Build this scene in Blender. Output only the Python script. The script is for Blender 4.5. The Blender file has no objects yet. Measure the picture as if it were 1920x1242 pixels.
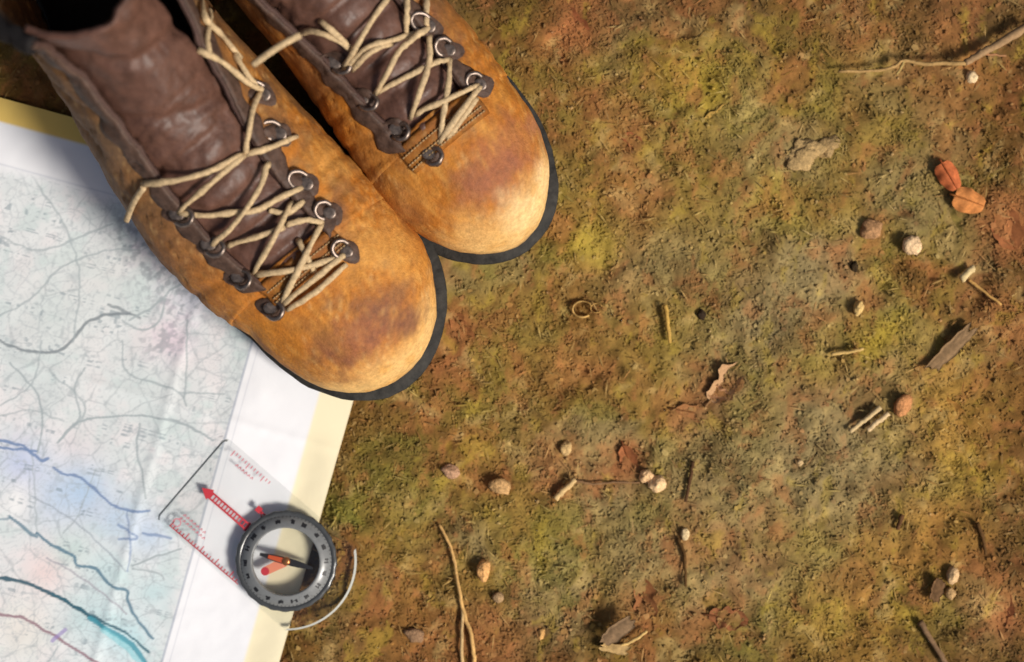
import bpy, math, random
import numpy as np
from mathutils import Vector, Matrix
from mathutils.bvhtree import BVHTree

random.seed(7)
RNG = np.random.default_rng(11)
SC = bpy.context.scene
COL = SC.collection

# ---------------------------------------------------------------- camera
CAMZ = 0.95                      # metres above the ground, looking straight down
K = 0.53 / 1920.0                # metres on the ground per photograph pixel


def px(x, y, z=0.0):
    """photograph pixel -> world point at height z"""
    f = (CAMZ - z) / CAMZ
    return Vector(((x - 960) * K * f, (621 - y) * K * f, z))


cam_d = bpy.data.cameras.new('camera')
cam_d.sensor_width = 36
cam_d.lens = 36 * CAMZ / (1920 * K)
cam_d.clip_start = 0.01
cam_d.clip_end = 200
cam_d.dof.use_dof = True
cam_d.dof.focus_distance = CAMZ - 0.045
cam_d.dof.aperture_fstop = 4.0
cam = bpy.data.objects.new('camera', cam_d)
cam.location = (0, 0, CAMZ)
COL.objects.link(cam)
SC.camera = cam

# ---------------------------------------------------------------- world, sun, exposure
SUN_EL = math.radians(45)
SUN_DIR = Vector((0.86 * math.cos(SUN_EL), -0.51 * math.cos(SUN_EL), math.sin(SUN_EL))).normalized()
world = bpy.data.worlds.new('World')
SC.world = world
world.use_nodes = True
nt = world.node_tree
sky = nt.nodes.new('ShaderNodeTexSky')
sky.sky_type = 'NISHITA'
sky.sun_disc = False
sky.sun_elevation = SUN_EL
sky.sun_rotation = math.atan2(SUN_DIR.x, SUN_DIR.y)
sky.dust_density = 4.0
sky.ozone_density = 0.4
nt.links.new(sky.outputs[0], nt.nodes['Background'].inputs[0])
nt.nodes['Background'].inputs[1].default_value = 0.065
sun_d = bpy.data.lights.new('sun', 'SUN')
sun_d.energy = 3.9
sun_d.angle = math.radians(13)
sun_d.color = (1.0, 0.95, 0.87)
sun = bpy.data.objects.new('sun', sun_d)
sun.rotation_euler = (-SUN_DIR).to_track_quat('-Z', 'Y').to_euler()
COL.objects.link(sun)
SC.view_settings.view_transform = 'Standard'
SC.view_settings.look = 'None'
SC.view_settings.gamma = 1.0
SC.view_settings.exposure = 0.0
SC.view_settings.use_curve_mapping = False
SC.render.engine = 'CYCLES'
SC.cycles.max_bounces = 8
SC.cycles.transparent_max_bounces = 16


# ---------------------------------------------------------------- numpy noise
def _hash(ix, iy, iz, seed):
    h = (ix.astype(np.int64) * 374761393 + iy.astype(np.int64) * 668265263 + iz.astype(np.int64) * 2147483647 + seed * 974634777)
    h = (h ^ (h >> 13)) * 1274126177
    h = h & 0x7fffffff
    h = (h ^ (h >> 16)) * 73244475
    return ((h & 0x7fffffff) % 100003) / 100003.0


def vnoise(x, y, z=None, seed=0):
    x = np.asarray(x, float); y = np.asarray(y, float)
    z = np.zeros_like(x) if z is None else np.asarray(z, float)
    x0 = np.floor(x); y0 = np.floor(y); z0 = np.floor(z)
    fx = x - x0; fy = y - y0; fz = z - z0
    fx = fx * fx * (3 - 2 * fx); fy = fy * fy * (3 - 2 * fy); fz = fz * fz * (3 - 2 * fz)
    r = 0
    for dz in (0, 1):
        wz = fz if dz else 1 - fz
        if dz and not np.any(fz):
            continue
        for dy in (0, 1):
            wy = fy if dy else 1 - fy
            for dx in (0, 1):
                wx = fx if dx else 1 - fx
                r = r + wx * wy * wz * _hash(x0 + dx, y0 + dy, z0 + dz, seed)
    return r


def fbm(x, y, z=None, seed=0, oct=4, gain=0.5):
    a, s, r, f = 1.0, 0.0, 0.0, 1.0
    for o in range(oct):
        r = r + a * vnoise(x * f + 17.3 * o, y * f - 9.1 * o, None if z is None else z * f, seed + o)
        s += a; a *= gain; f *= 2.03
    return r / s


def sstep(a, b, x):
    t = np.clip((x - a) / (b - a), 0, 1)
    return t * t * (3 - 2 * t)


def srgb(r, g, b):
    c = np.array([r, g, b], float) / 255.0
    return np.where(c <= 0.04045, c / 12.92, ((c + 0.055) / 1.055) ** 2.4)


# ---------------------------------------------------------------- object helpers
def mesh_obj(name, verts, faces, mat, parent=None, cols=None, smooth=True):
    me = bpy.data.meshes.new(name)
    verts = np.asarray(verts, np.float32)
    if isinstance(faces, np.ndarray):
        n, k = faces.shape
        me.vertices.add(len(verts)); me.vertices.foreach_set('co', verts.ravel())
        me.loops.add(n * k); me.loops.foreach_set('vertex_index', faces.astype(np.int32).ravel())
        me.polygons.add(n)
        me.polygons.foreach_set('loop_start', np.arange(0, n * k, k, dtype=np.int32))
        me.polygons.foreach_set('loop_total', np.full(n, k, np.int32))
        me.update(calc_edges=True)
    else:
        me.from_pydata([tuple(map(float, v)) for v in verts], [], faces)
    if smooth:
        me.polygons.foreach_set('use_smooth', np.ones(len(me.polygons), bool))
    if cols is not None:
        ca = me.color_attributes.new('Col', 'FLOAT_COLOR', 'POINT')
        c4 = np.ones((len(verts), 4), np.float32); c4[:, :3] = np.clip(cols, 0, 1)
        ca.data.foreach_set('color', c4.ravel())
    for m in (mat if isinstance(mat, (list, tuple)) else [mat]):
        me.materials.append(m)
    o = bpy.data.objects.new(name, me)
    COL.objects.link(o)
    if parent is not None:
        o.parent = parent
        o.matrix_parent_inverse = parent.matrix_basis.inverted()
    return o


def empty(name, loc, rz=0.0):
    e = bpy.data.objects.new(name, None)
    e.empty_display_size = 0.02
    e.location = loc; e.rotation_euler = (0, 0, rz)
    e.matrix_basis = Matrix.Translation(loc) @ Matrix.Rotation(rz, 4, 'Z')
    COL.objects.link(e)
    return e


def tag(o, label=None, cat=None, group=None, kind=None):
    if label: o['label'] = label
    if cat: o['category'] = cat
    if group: o['group'] = group
    if kind: o['kind'] = kind
    return o


class MB:
    """collects pieces into one mesh"""
    def __init__(s): s.v = []; s.f = []; s.c = []

    def add(s, v, f, c=None):
        b = len(s.v)
        s.v += [tuple(p) for p in v]
        s.f += [tuple(i + b for i in q) for q in f]
        s.c += [c if c is not None else (1, 1, 1)] * len(v)

    def build(s, name, mat, parent=None, smooth=True, col=False):
        return mesh_obj(name, s.v, s.f, mat, parent, np.array(s.c) if col else None, smooth)


def catmull(P, n):
    P = [np.asarray(p, float) for p in P]
    if len(P) < 3:
        return [P[0] + (P[1] - P[0]) * t for t in np.linspace(0, 1, n + 1)]
    Q = [2 * P[0] - P[1]] + P + [2 * P[-1] - P[-2]]
    out = []
    for i in range(1, len(Q) - 2):
        a, b, c, d = Q[i - 1:i + 3]
        for k in range(n):
            t = k / n
            out.append(0.5 * (2 * b + (c - a) * t + (2 * a - 5 * b + 4 * c - d) * t * t + (3 * b - a - 3 * c + d) * t ** 3))
    out.append(P[-1])
    return out


def tube(mb, pts, rad, sides=8, flat=1.0, jitter=0.0, c=None, cap=True):
    """tube along pts with per-point radius"""
    pts = [np.asarray(p, float) for p in pts]
    n = len(pts)
    rad = rad if hasattr(rad, '__len__') else [rad] * n
    V = []; F = []
    up = np.array([0.02, 0.01, 1.0])
    for i, p in enumerate(pts):
        t = pts[min(i + 1, n - 1)] - pts[max(i - 1, 0)]
        t = t / (np.linalg.norm(t) + 1e-12)
        u = up if abs(t[2]) < 0.95 else np.array([1.0, 0, 0])
        s = np.cross(t, u); s /= np.linalg.norm(s) + 1e-12
        w = np.cross(s, t)
        for k in range(sides):
            a = 2 * math.pi * k / sides
            r = rad[i] * (1 + jitter * random.uniform(-1, 1))
            V.append(p + s * math.cos(a) * r + w * math.sin(a) * r * flat)
    for i in range(n - 1):
        for k in range(sides):
            k2 = (k + 1) % sides
            F.append((i * sides + k, i * sides + k2, (i + 1) * sides + k2, (i + 1) * sides + k))
    if cap:
        F.append(tuple(range(sides))[::-1])
        F.append(tuple((n - 1) * sides + k for k in range(sides)))
    mb.add(V, F, c)


def grid_faces(nr, nc, wrap=False, flip=False):
    i = np.arange(nr - 1)[:, None]; j = np.arange(nc if wrap else nc - 1)[None, :]
    j2 = (j + 1) % nc
    q = np.stack([i * nc + j + 0 * i, i * nc + j2, (i + 1) * nc + j2, (i + 1) * nc + j], -1).reshape(-1, 4)
    return q[:, ::-1].copy() if flip else q


# ---------------------------------------------------------------- materials
def mat(name, color=(0.5, 0.5, 0.5), rough=0.6, spec=0.4, metal=0.0, attr=False, noise=None, bump=None, coat=0.0, sheen=0.0, trans=0.0):
    """noise=(scale, amount, detail): mottles the colour; bump=(scale, strength, dist[, voronoi])"""
    m = bpy.data.materials.new(name); m.use_nodes = True
    N = m.node_tree.nodes; L = m.node_tree.links
    b = N['Principled BSDF']
    b.inputs['Roughness'].default_value = rough
    b.inputs['Specular IOR Level'].default_value = spec
    b.inputs['Metallic'].default_value = metal
    b.inputs['Coat Weight'].default_value = coat
    b.inputs['Sheen Weight'].default_value = sheen
    tc = N.new('ShaderNodeTexCoord')
    if attr:
        a = N.new('ShaderNodeAttribute'); a.attribute_name = 'Col'; src = a.outputs['Color']
    else:
        a = N.new('ShaderNodeRGB'); a.outputs[0].default_value = (*color, 1); src = a.outputs[0]
    if noise:
        t = N.new('ShaderNodeTexNoise'); t.inputs['Scale'].default_value = noise[0]
        t.inputs['Detail'].default_value = noise[2]; t.inputs['Roughness'].default_value = 0.65
        L.new(tc.outputs['Object'], t.inputs['Vector'])
        mr = N.new('ShaderNodeMapRange')
        mr.inputs['From Min'].default_value = 0.3; mr.inputs['From Max'].default_value = 0.7
        mr.inputs['To Min'].default_value = 1 - noise[1]; mr.inputs['To Max'].default_value = 1 + noise[1]
        L.new(t.outputs['Fac'], mr.inputs['Value'])
        mx = N.new('ShaderNodeVectorMath'); mx.operation = 'SCALE'
        L.new(src, mx.inputs[0]); L.new(mr.outputs[0], mx.inputs['Scale']); src = mx.outputs[0]
        rr = N.new('ShaderNodeMapRange')
        rr.inputs['To Min'].default_value = max(0.05, rough - 0.12); rr.inputs['To Max'].default_value = min(1, rough + 0.12)
        L.new(t.outputs['Fac'], rr.inputs['Value']); L.new(rr.outputs[0], b.inputs['Roughness'])
    L.new(src, b.inputs['Base Color'])
    if bump:
        if len(bump) > 3:
            t2 = N.new('ShaderNodeTexVoronoi'); o2 = t2.outputs['Distance']
        else:
            t2 = N.new('ShaderNodeTexNoise'); t2.inputs['Detail'].default_value = 6; o2 = t2.outputs['Fac']
        t2.inputs['Scale'].default_value = bump[0]
        L.new(tc.outputs['Object'], t2.inputs['Vector'])
        bp = N.new('ShaderNodeBump'); bp.inputs['Strength'].default_value = bump[1]; bp.inputs['Distance'].default_value = bump[2]
        L.new(o2, bp.inputs['Height']); L.new(bp.outputs[0], b.inputs['Normal'])
    if trans:
        tr = N.new('ShaderNodeBsdfTranslucent'); L.new(src, tr.inputs['Color'])
        mix = N.new('ShaderNodeMixShader'); mix.inputs[0].default_value = trans
        L.new(b.outputs[0], mix.inputs[1]); L.new(tr.outputs[0], mix.inputs[2])
        L.new(mix.outputs[0], N['Material Output'].inputs[0])
    return m


def clear_mat(name, tint, fac_min, rough=0.05):
    m = bpy.data.materials.new(name); m.use_nodes = True
    N = m.node_tree.nodes; L = m.node_tree.links
    N.remove(N['Principled BSDF'])
    t = N.new('ShaderNodeBsdfTransparent'); t.inputs[0].default_value = (*tint, 1)
    g = N.new('ShaderNodeBsdfGlossy'); g.inputs['Roughness'].default_value = rough
    mx = N.new('ShaderNodeMixShader'); mx.inputs[0].default_value = .03 + fac_min
    L.new(t.outputs[0], mx.inputs[1]); L.new(g.outputs[0], mx.inputs[2])
    L.new(mx.outputs[0], N['Material Output'].inputs[0])
    return m


M = {}
M['ground'] = mat('ground_soil', attr=True, rough=0.95, spec=0.15, noise=(700, 0.18, 5), bump=(600, 0.3, 0.0015))
M['moss'] = mat('moss_leaf', attr=True, rough=0.8, spec=0.2, trans=0.12)
M['litter'] = mat('litter', attr=True, rough=0.85, spec=0.2, noise=(600, 0.2, 3))
M['rock'] = mat('rock', attr=True, rough=0.85, spec=0.2, noise=(650, 0.38, 7), bump=(700, 0.7, 0.0012))
M['paper'] = mat('map_paper', attr=True, rough=0.75, spec=0.25, bump=(300, 0.08, 0.001))
M['nubuck'] = mat('nubuck_leather', attr=True, rough=0.66, spec=0.22, noise=(420, 0.24, 7), bump=(900, 0.5, 0.0008))
M['dark_leather'] = mat('dark_leather', (0.098, 0.045, 0.030), rough=0.50, spec=0.42, noise=(140, 0.35, 6), bump=(260, 0.45, 0.0012))
M['facing'] = mat('facing_leather', (0.075, 0.042, 0.029), rough=0.62, spec=0.3, noise=(300, 0.45, 6), bump=(420, 0.5, 0.0010))
M['lining'] = mat('lining', (0.012, 0.010, 0.010), rough=0.8, spec=0.2, noise=(300, 0.3, 4))
M['rubber'] = mat('sole_rubber', (0.026, 0.024, 0.021), rough=0.75, spec=0.3, noise=(160, 0.75, 8), bump=(500, 0.4, 0.0008))
M['lace'] = mat('lace_leather', (0.50, 0.36, 0.20), rough=0.7, spec=0.25, noise=(500, 0.35, 5), bump=(1500, 0.5, 0.0006))
M['stitch'] = mat('stitch_thread', (0.36, 0.24, 0.12), rough=0.85, spec=0.1, noise=(800, 0.3, 3))
M['metal'] = mat('hook_metal', (0.22, 0.17, 0.14), rough=0.4, spec=0.5, metal=0.85, noise=(500, 0.4, 4))
M['acrylic'] = clear_mat('clear_acrylic', (0.975, 0.98, 0.978), 0.0)
M['acrylic_edge'] = mat('acrylic_edge', (0.42, 0.43, 0.40), rough=0.3, spec=0.5)
M['capsule'] = clear_mat('capsule_glass', (0.97, 0.97, 0.965), 0.01)
M['bezel'] = mat('bezel_plastic', (0.055, 0.058, 0.06), rough=0.22, spec=0.5, noise=(300, 0.12, 4))
M['dial'] = mat('dial_plastic', (0.175, 0.18, 0.18), rough=0.3, spec=0.5, noise=(300, 0.1, 4))
M['black_print'] = mat('black_print', (0.012, 0.012, 0.014), rough=0.5)
M['red_print'] = mat('red_print', (0.50, 0.035, 0.05), rough=0.5)
M['pink_print'] = mat('pink_print', (0.62, 0.22, 0.26), rough=0.5)
M['needle_red'] = mat('needle_red', (0.50, 0.08, 0.025), rough=0.4)
M['arrow_red'] = mat('arrow_red', (0.72, 0.24, 0.14), rough=0.5)
M['brass'] = mat('hub_brass', (0.5, 0.2, 0.07), rough=0.3, metal=0.8)

# ---------------------------------------------------------------- placement frames
# boots: local frame in metres, x from heel (0) to toe tip (0.30), y to the wearer's left, z up
BOOT_ANG = {'near': math.radians(-50.5), 'far': math.radians(-50.3)}
BOOT_TIP = {'near': px(802, 704, 0.012), 'far': px(988, 482, 0.010)}


def boot_matrix(k):
    a = BOOT_ANG[k]; d = Vector((math.cos(a), math.sin(a), 0))
    t = BOOT_TIP[k]; o = Vector((t.x, t.y, 0)) - d * 0.30
    o.z = 0.0022 if k == 'near' else 0.0005
    return Matrix.Translation(o) @ Matrix.Rotation(a, 4, 'Z')


BM = {k: boot_matrix(k) for k in BOOT_ANG}
# map sheet: corner, u along the top edge to the left, v along the right edge downwards (photograph pixels on the ground)
MC = np.array([762.0, 391.0]); MU = np.array([-0.965, -0.263]); MV = np.array([-0.2715, 0.9624])
MLEN_U, MLEN_V = 1010.0, 1130.0


def map_uv(X, Y):
    rx, ry = X - MC[0], Y - MC[1]
    det = MU[0] * MV[1] - MU[1] * MV[0]
    return (rx * MV[1] - ry * MV[0]) / det, (MU[0] * ry - MU[1] * rx) / det


def to_px(wx, wy):
    return wx / K + 960, 621 - wy / K


def map_inside(X, Y):                       # signed: >0 inside, in pixels
    u, v = map_uv(X, Y)
    return np.minimum(np.minimum(u, MLEN_U - u), np.minimum(v, MLEN_V - v))


def boot_inside(wx, wy, grow=0.0):
    r = np.full(np.shape(wx), False)
    for k in BM:
        inv = BM[k].inverted()
        lx = inv[0][0] * wx + inv[0][1] * wy + inv[0][3]
        ly = inv[1][0] * wx + inv[1][1] * wy + inv[1][3]
        hw = np.where(lx > 0.16, 0.047, 0.036) + grow
        hw = np.where(lx > 0.25, np.sqrt(np.clip(1 - ((lx - 0.25) / 0.047) ** 2, 0, 1)) * (0.046 + grow), hw)
        r = r | ((lx > 0.01) & (lx < 0.297 + grow) & (np.abs(ly) < hw))
    return r


# ---------------------------------------------------------------- ground
G = {n: srgb(*c) for n, c in dict(
    olive=(148, 122, 58), green=(132, 124, 54), grey=(154, 134, 90), brown=(142, 98, 50), rust=(172, 110, 66), amber=(180, 136, 62),
    straw=(206, 176, 112), dark=(92, 64, 32), yellow=(178, 152, 58), vignette=(100, 66, 30)).items()}
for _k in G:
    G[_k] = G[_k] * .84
PATCH = [  # px, py, radius, colour, weight
    (1080, 45, 55, 'rust', .8), (1130, 190, 60, 'rust', .5), (1190, 260, 40, 'rust', .8), (870, 620, 50, 'rust', .6), (1075, 690, 60, 'rust', .5),
    (1310, 765, 60, 'rust', .7), (1185, 860, 38, 'rust', .9), (1345, 1160, 45, 'rust', .8), (1205, 1130, 60, 'rust', .6), (1885, 1150, 60, 'rust', .7),
    (1895, 420, 60, 'rust', .7), (1890, 600, 70, 'rust', .5), (1020, 900, 60, 'rust', .5), (1330, 1020, 55, 'rust', .6), (1320, 300, 0, 'rust', 0),
    (1310, 165, 75, 'yellow', .9), (1460, 375, 60, 'yellow', .7), (1105, 450, 55, 'yellow', .8), (1650, 635, 50, 'yellow', .9), (1505, 655, 45, 'yellow', .8),
    (655, 960, 45, 'green', .9), (1810, 885, 45, 'yellow', .8), (1500, 1010, 45, 'yellow', .6), (1500, 1150, 50, 'yellow', .6), (1385, 1195, 60, 'green', .6),
    (1770, 770, 110, 'amber', .7), (1710, 1010, 120, 'amber', .5), (1580, 1180, 120, 'amber', .4), (1790, 60, 80, 'rust', .4), (1610, 60, 70, 'rust', .4),
    (1440, 610, 80, 'grey', .9), (1250, 500, 110, 'grey', .7), (1500, 520, 90, 'grey', .9), (1190, 1040, 80, 'grey', .6), (1560, 850, 150, 'grey', .8),
    (1290, 330, 130, 'olive', .8), (1180, 380, 60, 'rust', .4), (1350, 900, 120, 'grey', .6), (1500, 290, 70, 'grey', .7), (1620, 250, 120, 'olive', .5),
    (1000, 800, 90, 'brown', .4), (730, 880, 90, 'green', .4), (760, 1180, 120, 'brown', .7), (900, 1200, 100, 'rust', .4), (960, 620, 70, 'olive', .6),
    (1760, 200, 90, 'brown', .5), (1230, 640, 110, 'olive', .6), (1450, 1060, 120, 'grey', .3), (1850, 1050, 80, 'brown', .5),
]


def ground_col(X, Y):
    """forest floor colour with a painted edge vignette, at photograph pixel coordinates"""
    wx = X + 40 * (fbm(X / 60, Y / 60, seed=31) - .5) * 2; wy = Y + 40 * (fbm(X / 60, Y / 60, seed=41) - .5) * 2
    n1 = fbm(wx / 170, wy / 170, seed=3); n2 = fbm(wx / 70, wy / 70, seed=5); n3 = fbm(wx / 34, wy / 34, seed=9, oct=3)
    c = G['olive'] * np.ones((len(X), 1))

    def mixin(c, k, w):
        w = np.clip(w, 0, 1)[:, None]
        return c * (1 - w) + G[k] * w
    c = mixin(c, 'grey', sstep(.45, .7, n1) * .8)
    c = mixin(c, 'brown', sstep(.52, .3, n1) * .8)
    c = mixin(c, 'rust', sstep(.55, .75, n2) * .6)
    c = mixin(c, 'green', sstep(.48, .3, n2) * .55)
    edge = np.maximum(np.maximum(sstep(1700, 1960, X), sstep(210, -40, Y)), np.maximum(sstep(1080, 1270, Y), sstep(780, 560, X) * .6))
    c = mixin(c, 'vignette', edge * .8)  # dark vignette painted into the soil colour along the picture edges
    for (x, y, r, k, w) in PATCH:
        if r:
            d = np.hypot(wx - x, wy - y)
            c = mixin(c, k, min(1, w * 1.25) * np.exp(-(d / r) ** 2.4))
    n4 = fbm(wx / 17, wy / 17, seed=13, oct=3); n5 = fbm(wx / 24, wy / 40, seed=15, oct=3)
    c = mixin(c, 'dark', sstep(.58, .78, n3) * .5)
    c = mixin(c, 'straw', sstep(.40, .2, n3) * .4)
    c = mixin(c, 'rust', sstep(.60, .75, n5) * .45)
    c = mixin(c, 'yellow', sstep(.36, .22, n5) * .4)
    c = c * (1 + .45 * (n4 - .5))[:, None]
    return c


def ground_h(wx, wy):
    X, Y = to_px(wx, wy)
    h = (fbm(X / 160, Y / 160, seed=51) - .5) * 0.010 + (fbm(X / 40, Y / 40, seed=52, oct=3) - .5) * 0.006
    far = np.hypot(wx, wy)
    h = h * (1 + sstep(.6, 6, far) * 8)
    m = sstep(-60, 5, map_inside(X, Y)) * (far < 1.2)
    h = h * (1 - m) - 0.0035 * m
    for k in BM:                              # the boots press the floor flat under them
        inv = BM[k].inverted()
        lx = inv[0][0] * wx + inv[0][1] * wy + inv[0][3]; ly = inv[1][0] * wx + inv[1][1] * wy + inv[1][3]
        b = sstep(.085, .05, np.abs(ly)) * sstep(.33, .29, lx) * sstep(-.04, 0, lx)
        h = h * (1 - b) + np.minimum(h, -0.001) * b
    return h


def axis_coords(half, step, far):
    a = list(np.arange(-half, half + step / 2, step))
    g = step; p = half; out = []
    while p < far:
        g *= 1.25; p += g; out.append(p)
    return np.array([-v for v in out[::-1]] + a + out)


gx = axis_coords(0.36, 0.0017, 40); gy = axis_coords(0.27, 0.0017, 40)
GX, GY = np.meshgrid(gx, gy)
wx, wy = GX.ravel(), GY.ravel()
gh = ground_h(wx, wy)
gX, gY = to_px(wx, wy)
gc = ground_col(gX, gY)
gc *= (0.84 + 0.26 * fbm(gX / 9, gY / 9, seed=61, oct=3))[:, None]
rough_h = (fbm(gX / 14, gY / 14, seed=62, oct=3) - .5) * 0.0022
rough_h = rough_h * (map_inside(gX, gY) < -4)
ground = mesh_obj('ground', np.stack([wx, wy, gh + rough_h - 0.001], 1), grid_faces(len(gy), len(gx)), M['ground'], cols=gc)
tag(ground, 'mossy brown forest floor littered with leaf crumbs', None, kind='structure')


# ---------------------------------------------------------------- ground cover (nobody could count it)
def scatter(n, xr=(-0.345, 0.345), yr=(-0.255, 0.255)):
    x = RNG.uniform(*xr, n); y = RNG.uniform(*yr, n)
    X, Y = to_px(x, y)
    ok = (map_inside(X, Y) < 3) & ~boot_inside(x, y)
    return x[ok], y[ok], X[ok], Y[ok]


def blades(name, n, ln, wd, pitch, colfun, label, cat, matk='moss', z0=0.0, bend=0.35, clump=None):
    x, y, X, Y = scatter(n)
    if clump is not None:
        keep = RNG.random(len(x)) < clump(X, Y)
        x, y, X, Y = x[keep], y[keep], X[keep], Y[keep]
    n = len(x)
    L = RNG.uniform(*ln, n); Wd = RNG.uniform(*wd, n); a = RNG.uniform(0, 2 * np.pi, n); p = np.radians(RNG.uniform(*pitch, n))
    base = np.stack([x, y, ground_h(x, y) + z0 + RNG.uniform(-0.0010, -0.0003, n)], 1)
    d = np.stack([np.cos(a) * np.cos(p), np.sin(a) * np.cos(p), np.sin(p)], 1)
    tw = RNG.uniform(-.6, .6, n)
    s = np.stack([-np.sin(a), np.cos(a), tw], 1)
    s /= np.linalg.norm(s, axis=1)[:, None]
    mid = base + d * (L * .5)[:, None]
    tip = base + d * L[:, None]; tip[:, 2] -= bend * L * np.sin(np.maximum(p, .2))
    V = np.stack([base, mid + s * (Wd / 2)[:, None], tip, mid - s * (Wd / 2)[:, None]], 1).reshape(-1, 3)
    F = np.arange(4 * n).reshape(n, 4)
    c = np.repeat(colfun(X, Y, n), 4, 0)
    o = mesh_obj(name, V, F, M[matk], cols=c, smooth=False)
    return tag(o, label, cat, kind='stuff')


def pal(keys, probs, vary=.25, follow=.6):
    def f(X, Y, n):
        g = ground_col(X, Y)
        P = np.array([G[k] if isinstance(k, str) else k for k in keys])
        c = P[RNG.choice(len(keys), n, p=probs)]
        c = c * (1 - follow) + g * follow
        return c * RNG.uniform(1.06 - vary, 1.06 + vary, n)[:, None]
    return f


blades('moss', 190000, (.0014, .0034), (.0006, .0012), (0, 10), pal(['green', 'olive', 'yellow', 'grey'], [.25, .3, .15, .3], .09, .93),
       'short olive moss covering the forest floor', 'moss', clump=lambda X, Y: .35 + .65 * sstep(.62, .4, fbm(X / 70, Y / 70, seed=5)))
blades('dry_needles', 3000, (.004, .010), (.0005, .0009), (0, 12), pal(['straw', 'brown', 'rust', 'grey'], [.4, .25, .15, .2], .2, .72),
       'thin dry needles and grass bits strewn over the moss', 'plant litter', 'litter', z0=.0009, bend=.1)


def flakes(name, n, size, colfun, label, cat):
    x, y, X, Y = scatter(n); n = len(x)
    S = RNG.uniform(*size, n) * RNG.uniform(.5, 1, n)
    a0 = RNG.uniform(0, 2 * np.pi, n)
    tx = RNG.uniform(-.18, .18, n); ty = RNG.uniform(-.18, .18, n)
    z = ground_h(x, y) - 0.0006 + S * .10
    V = [np.stack([x, y, z + S * .12], 1)]
    for k in range(5):
        a = a0 + k * 2 * np.pi / 5 + RNG.uniform(-.35, .35, n); r = S * RNG.uniform(.45, 1.0, n)
        dx, dy = r * np.cos(a), r * np.sin(a)
        V.append(np.stack([x + dx, y + dy, z + dx * tx + dy * ty], 1))
    V = np.stack(V, 1).reshape(-1, 3)
    b = np.arange(n)[:, None] * 6
    F = np.concatenate([np.concatenate([b, b + 1 + k, b + 1 + (k + 1) % 5], 1) for k in range(5)], 0)
    c = np.repeat(colfun(X, Y, n), 6, 0)
    return tag(mesh_obj(name, V, F, M['litter'], cols=c, smooth=False), label, cat, kind='stuff')


flakes('leaf_crumbs', 9000, (.0009, .0026), pal(['brown', 'rust', 'amber', 'straw', 'dark'], [.33, .28, .2, .17, .02], .2, .8),
       'crumbs of decayed brown and rust leaves on the floor', 'leaf litter')


def crumbs(name, n, size, colfun, label, cat):
    x, y, X, Y = scatter(n); n = len(x)
    S = RNG.uniform(*size, n)
    z = ground_h(x, y) - .0008 + S * .3
    off = np.array([[1, 0, 0], [0, 1, 0], [-1, 0, 0], [0, -1, 0], [0, 0, 1], [0, 0, -1]], float)
    V = np.stack([x, y, z], 1)[:, None, :] + off[None] * S[:, None, None] * RNG.uniform(.5, 1.1, (n, 6, 1)) + RNG.uniform(-.3, .3, (n, 6, 3)) * S[:, None, None]
    T = np.array([[0, 1, 4], [1, 2, 4], [2, 3, 4], [3, 0, 4], [1, 0, 5], [2, 1, 5], [3, 2, 5], [0, 3, 5]])
    F = (np.arange(n)[:, None, None] * 6 + T[None]).reshape(-1, 3)
    c = np.repeat(colfun(X, Y, n), 6, 0)
    return tag(mesh_obj(name, V.reshape(-1, 3), F, M['litter'], cols=c, smooth=True), label, cat, kind='stuff')


crumbs('soil_crumbs', 5000, (.0005, .0016), pal(['brown', 'dark', 'grey', 'straw', srgb(190, 160, 120)], [.38, .07, .25, .2, .1], .2, .78),
       'tiny soil grains and grit scattered over the floor', 'soil')

# ---------------------------------------------------------------- the map sheet
def seg_dist(X, Y, P):
    d = np.full(X.shape, 1e9)
    for (x0, y0), (x1, y1) in zip(P[:-1], P[1:]):
        dx, dy = x1 - x0, y1 - y0
        t = np.clip(((X - x0) * dx + (Y - y0) * dy) / (dx * dx + dy * dy + 1e-9), 0, 1)
        d = np.minimum(d, np.hypot(X - x0 - t * dx, Y - y0 - t * dy))
    return d


def map_z(X, Y):
    u, v = map_uv(X, Y)
    z = 0.0012 + 0.0009 * np.sin(u / 95 + .6) * np.sin(v / 160) + (fbm(X / 150, Y / 150, seed=71) - .5) * .0022
    fold = np.exp(-((u - 330) / 10) ** 2) + np.exp(-((v - 470) / 10) ** 2) * .8
    z = z + fold * .0006 + 0.0016 * sstep(60, 0, u) * (.4 + .6 * np.sin(v / 120) ** 2)
    # pressed flat below the boot
    wx_, wy_ = (X - 960) * K, (621 - Y) * K
    inv = BM['near'].inverted()
    lx = inv[0][0] * wx_ + inv[0][1] * wy_ + inv[0][3]; ly = inv[1][0] * wx_ + inv[1][1] * wy_ + inv[1][3]
    b = sstep(.075, .05, np.abs(ly)) * sstep(.33, .30, lx)
    return z * (1 - b) + .0012 * b


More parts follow.
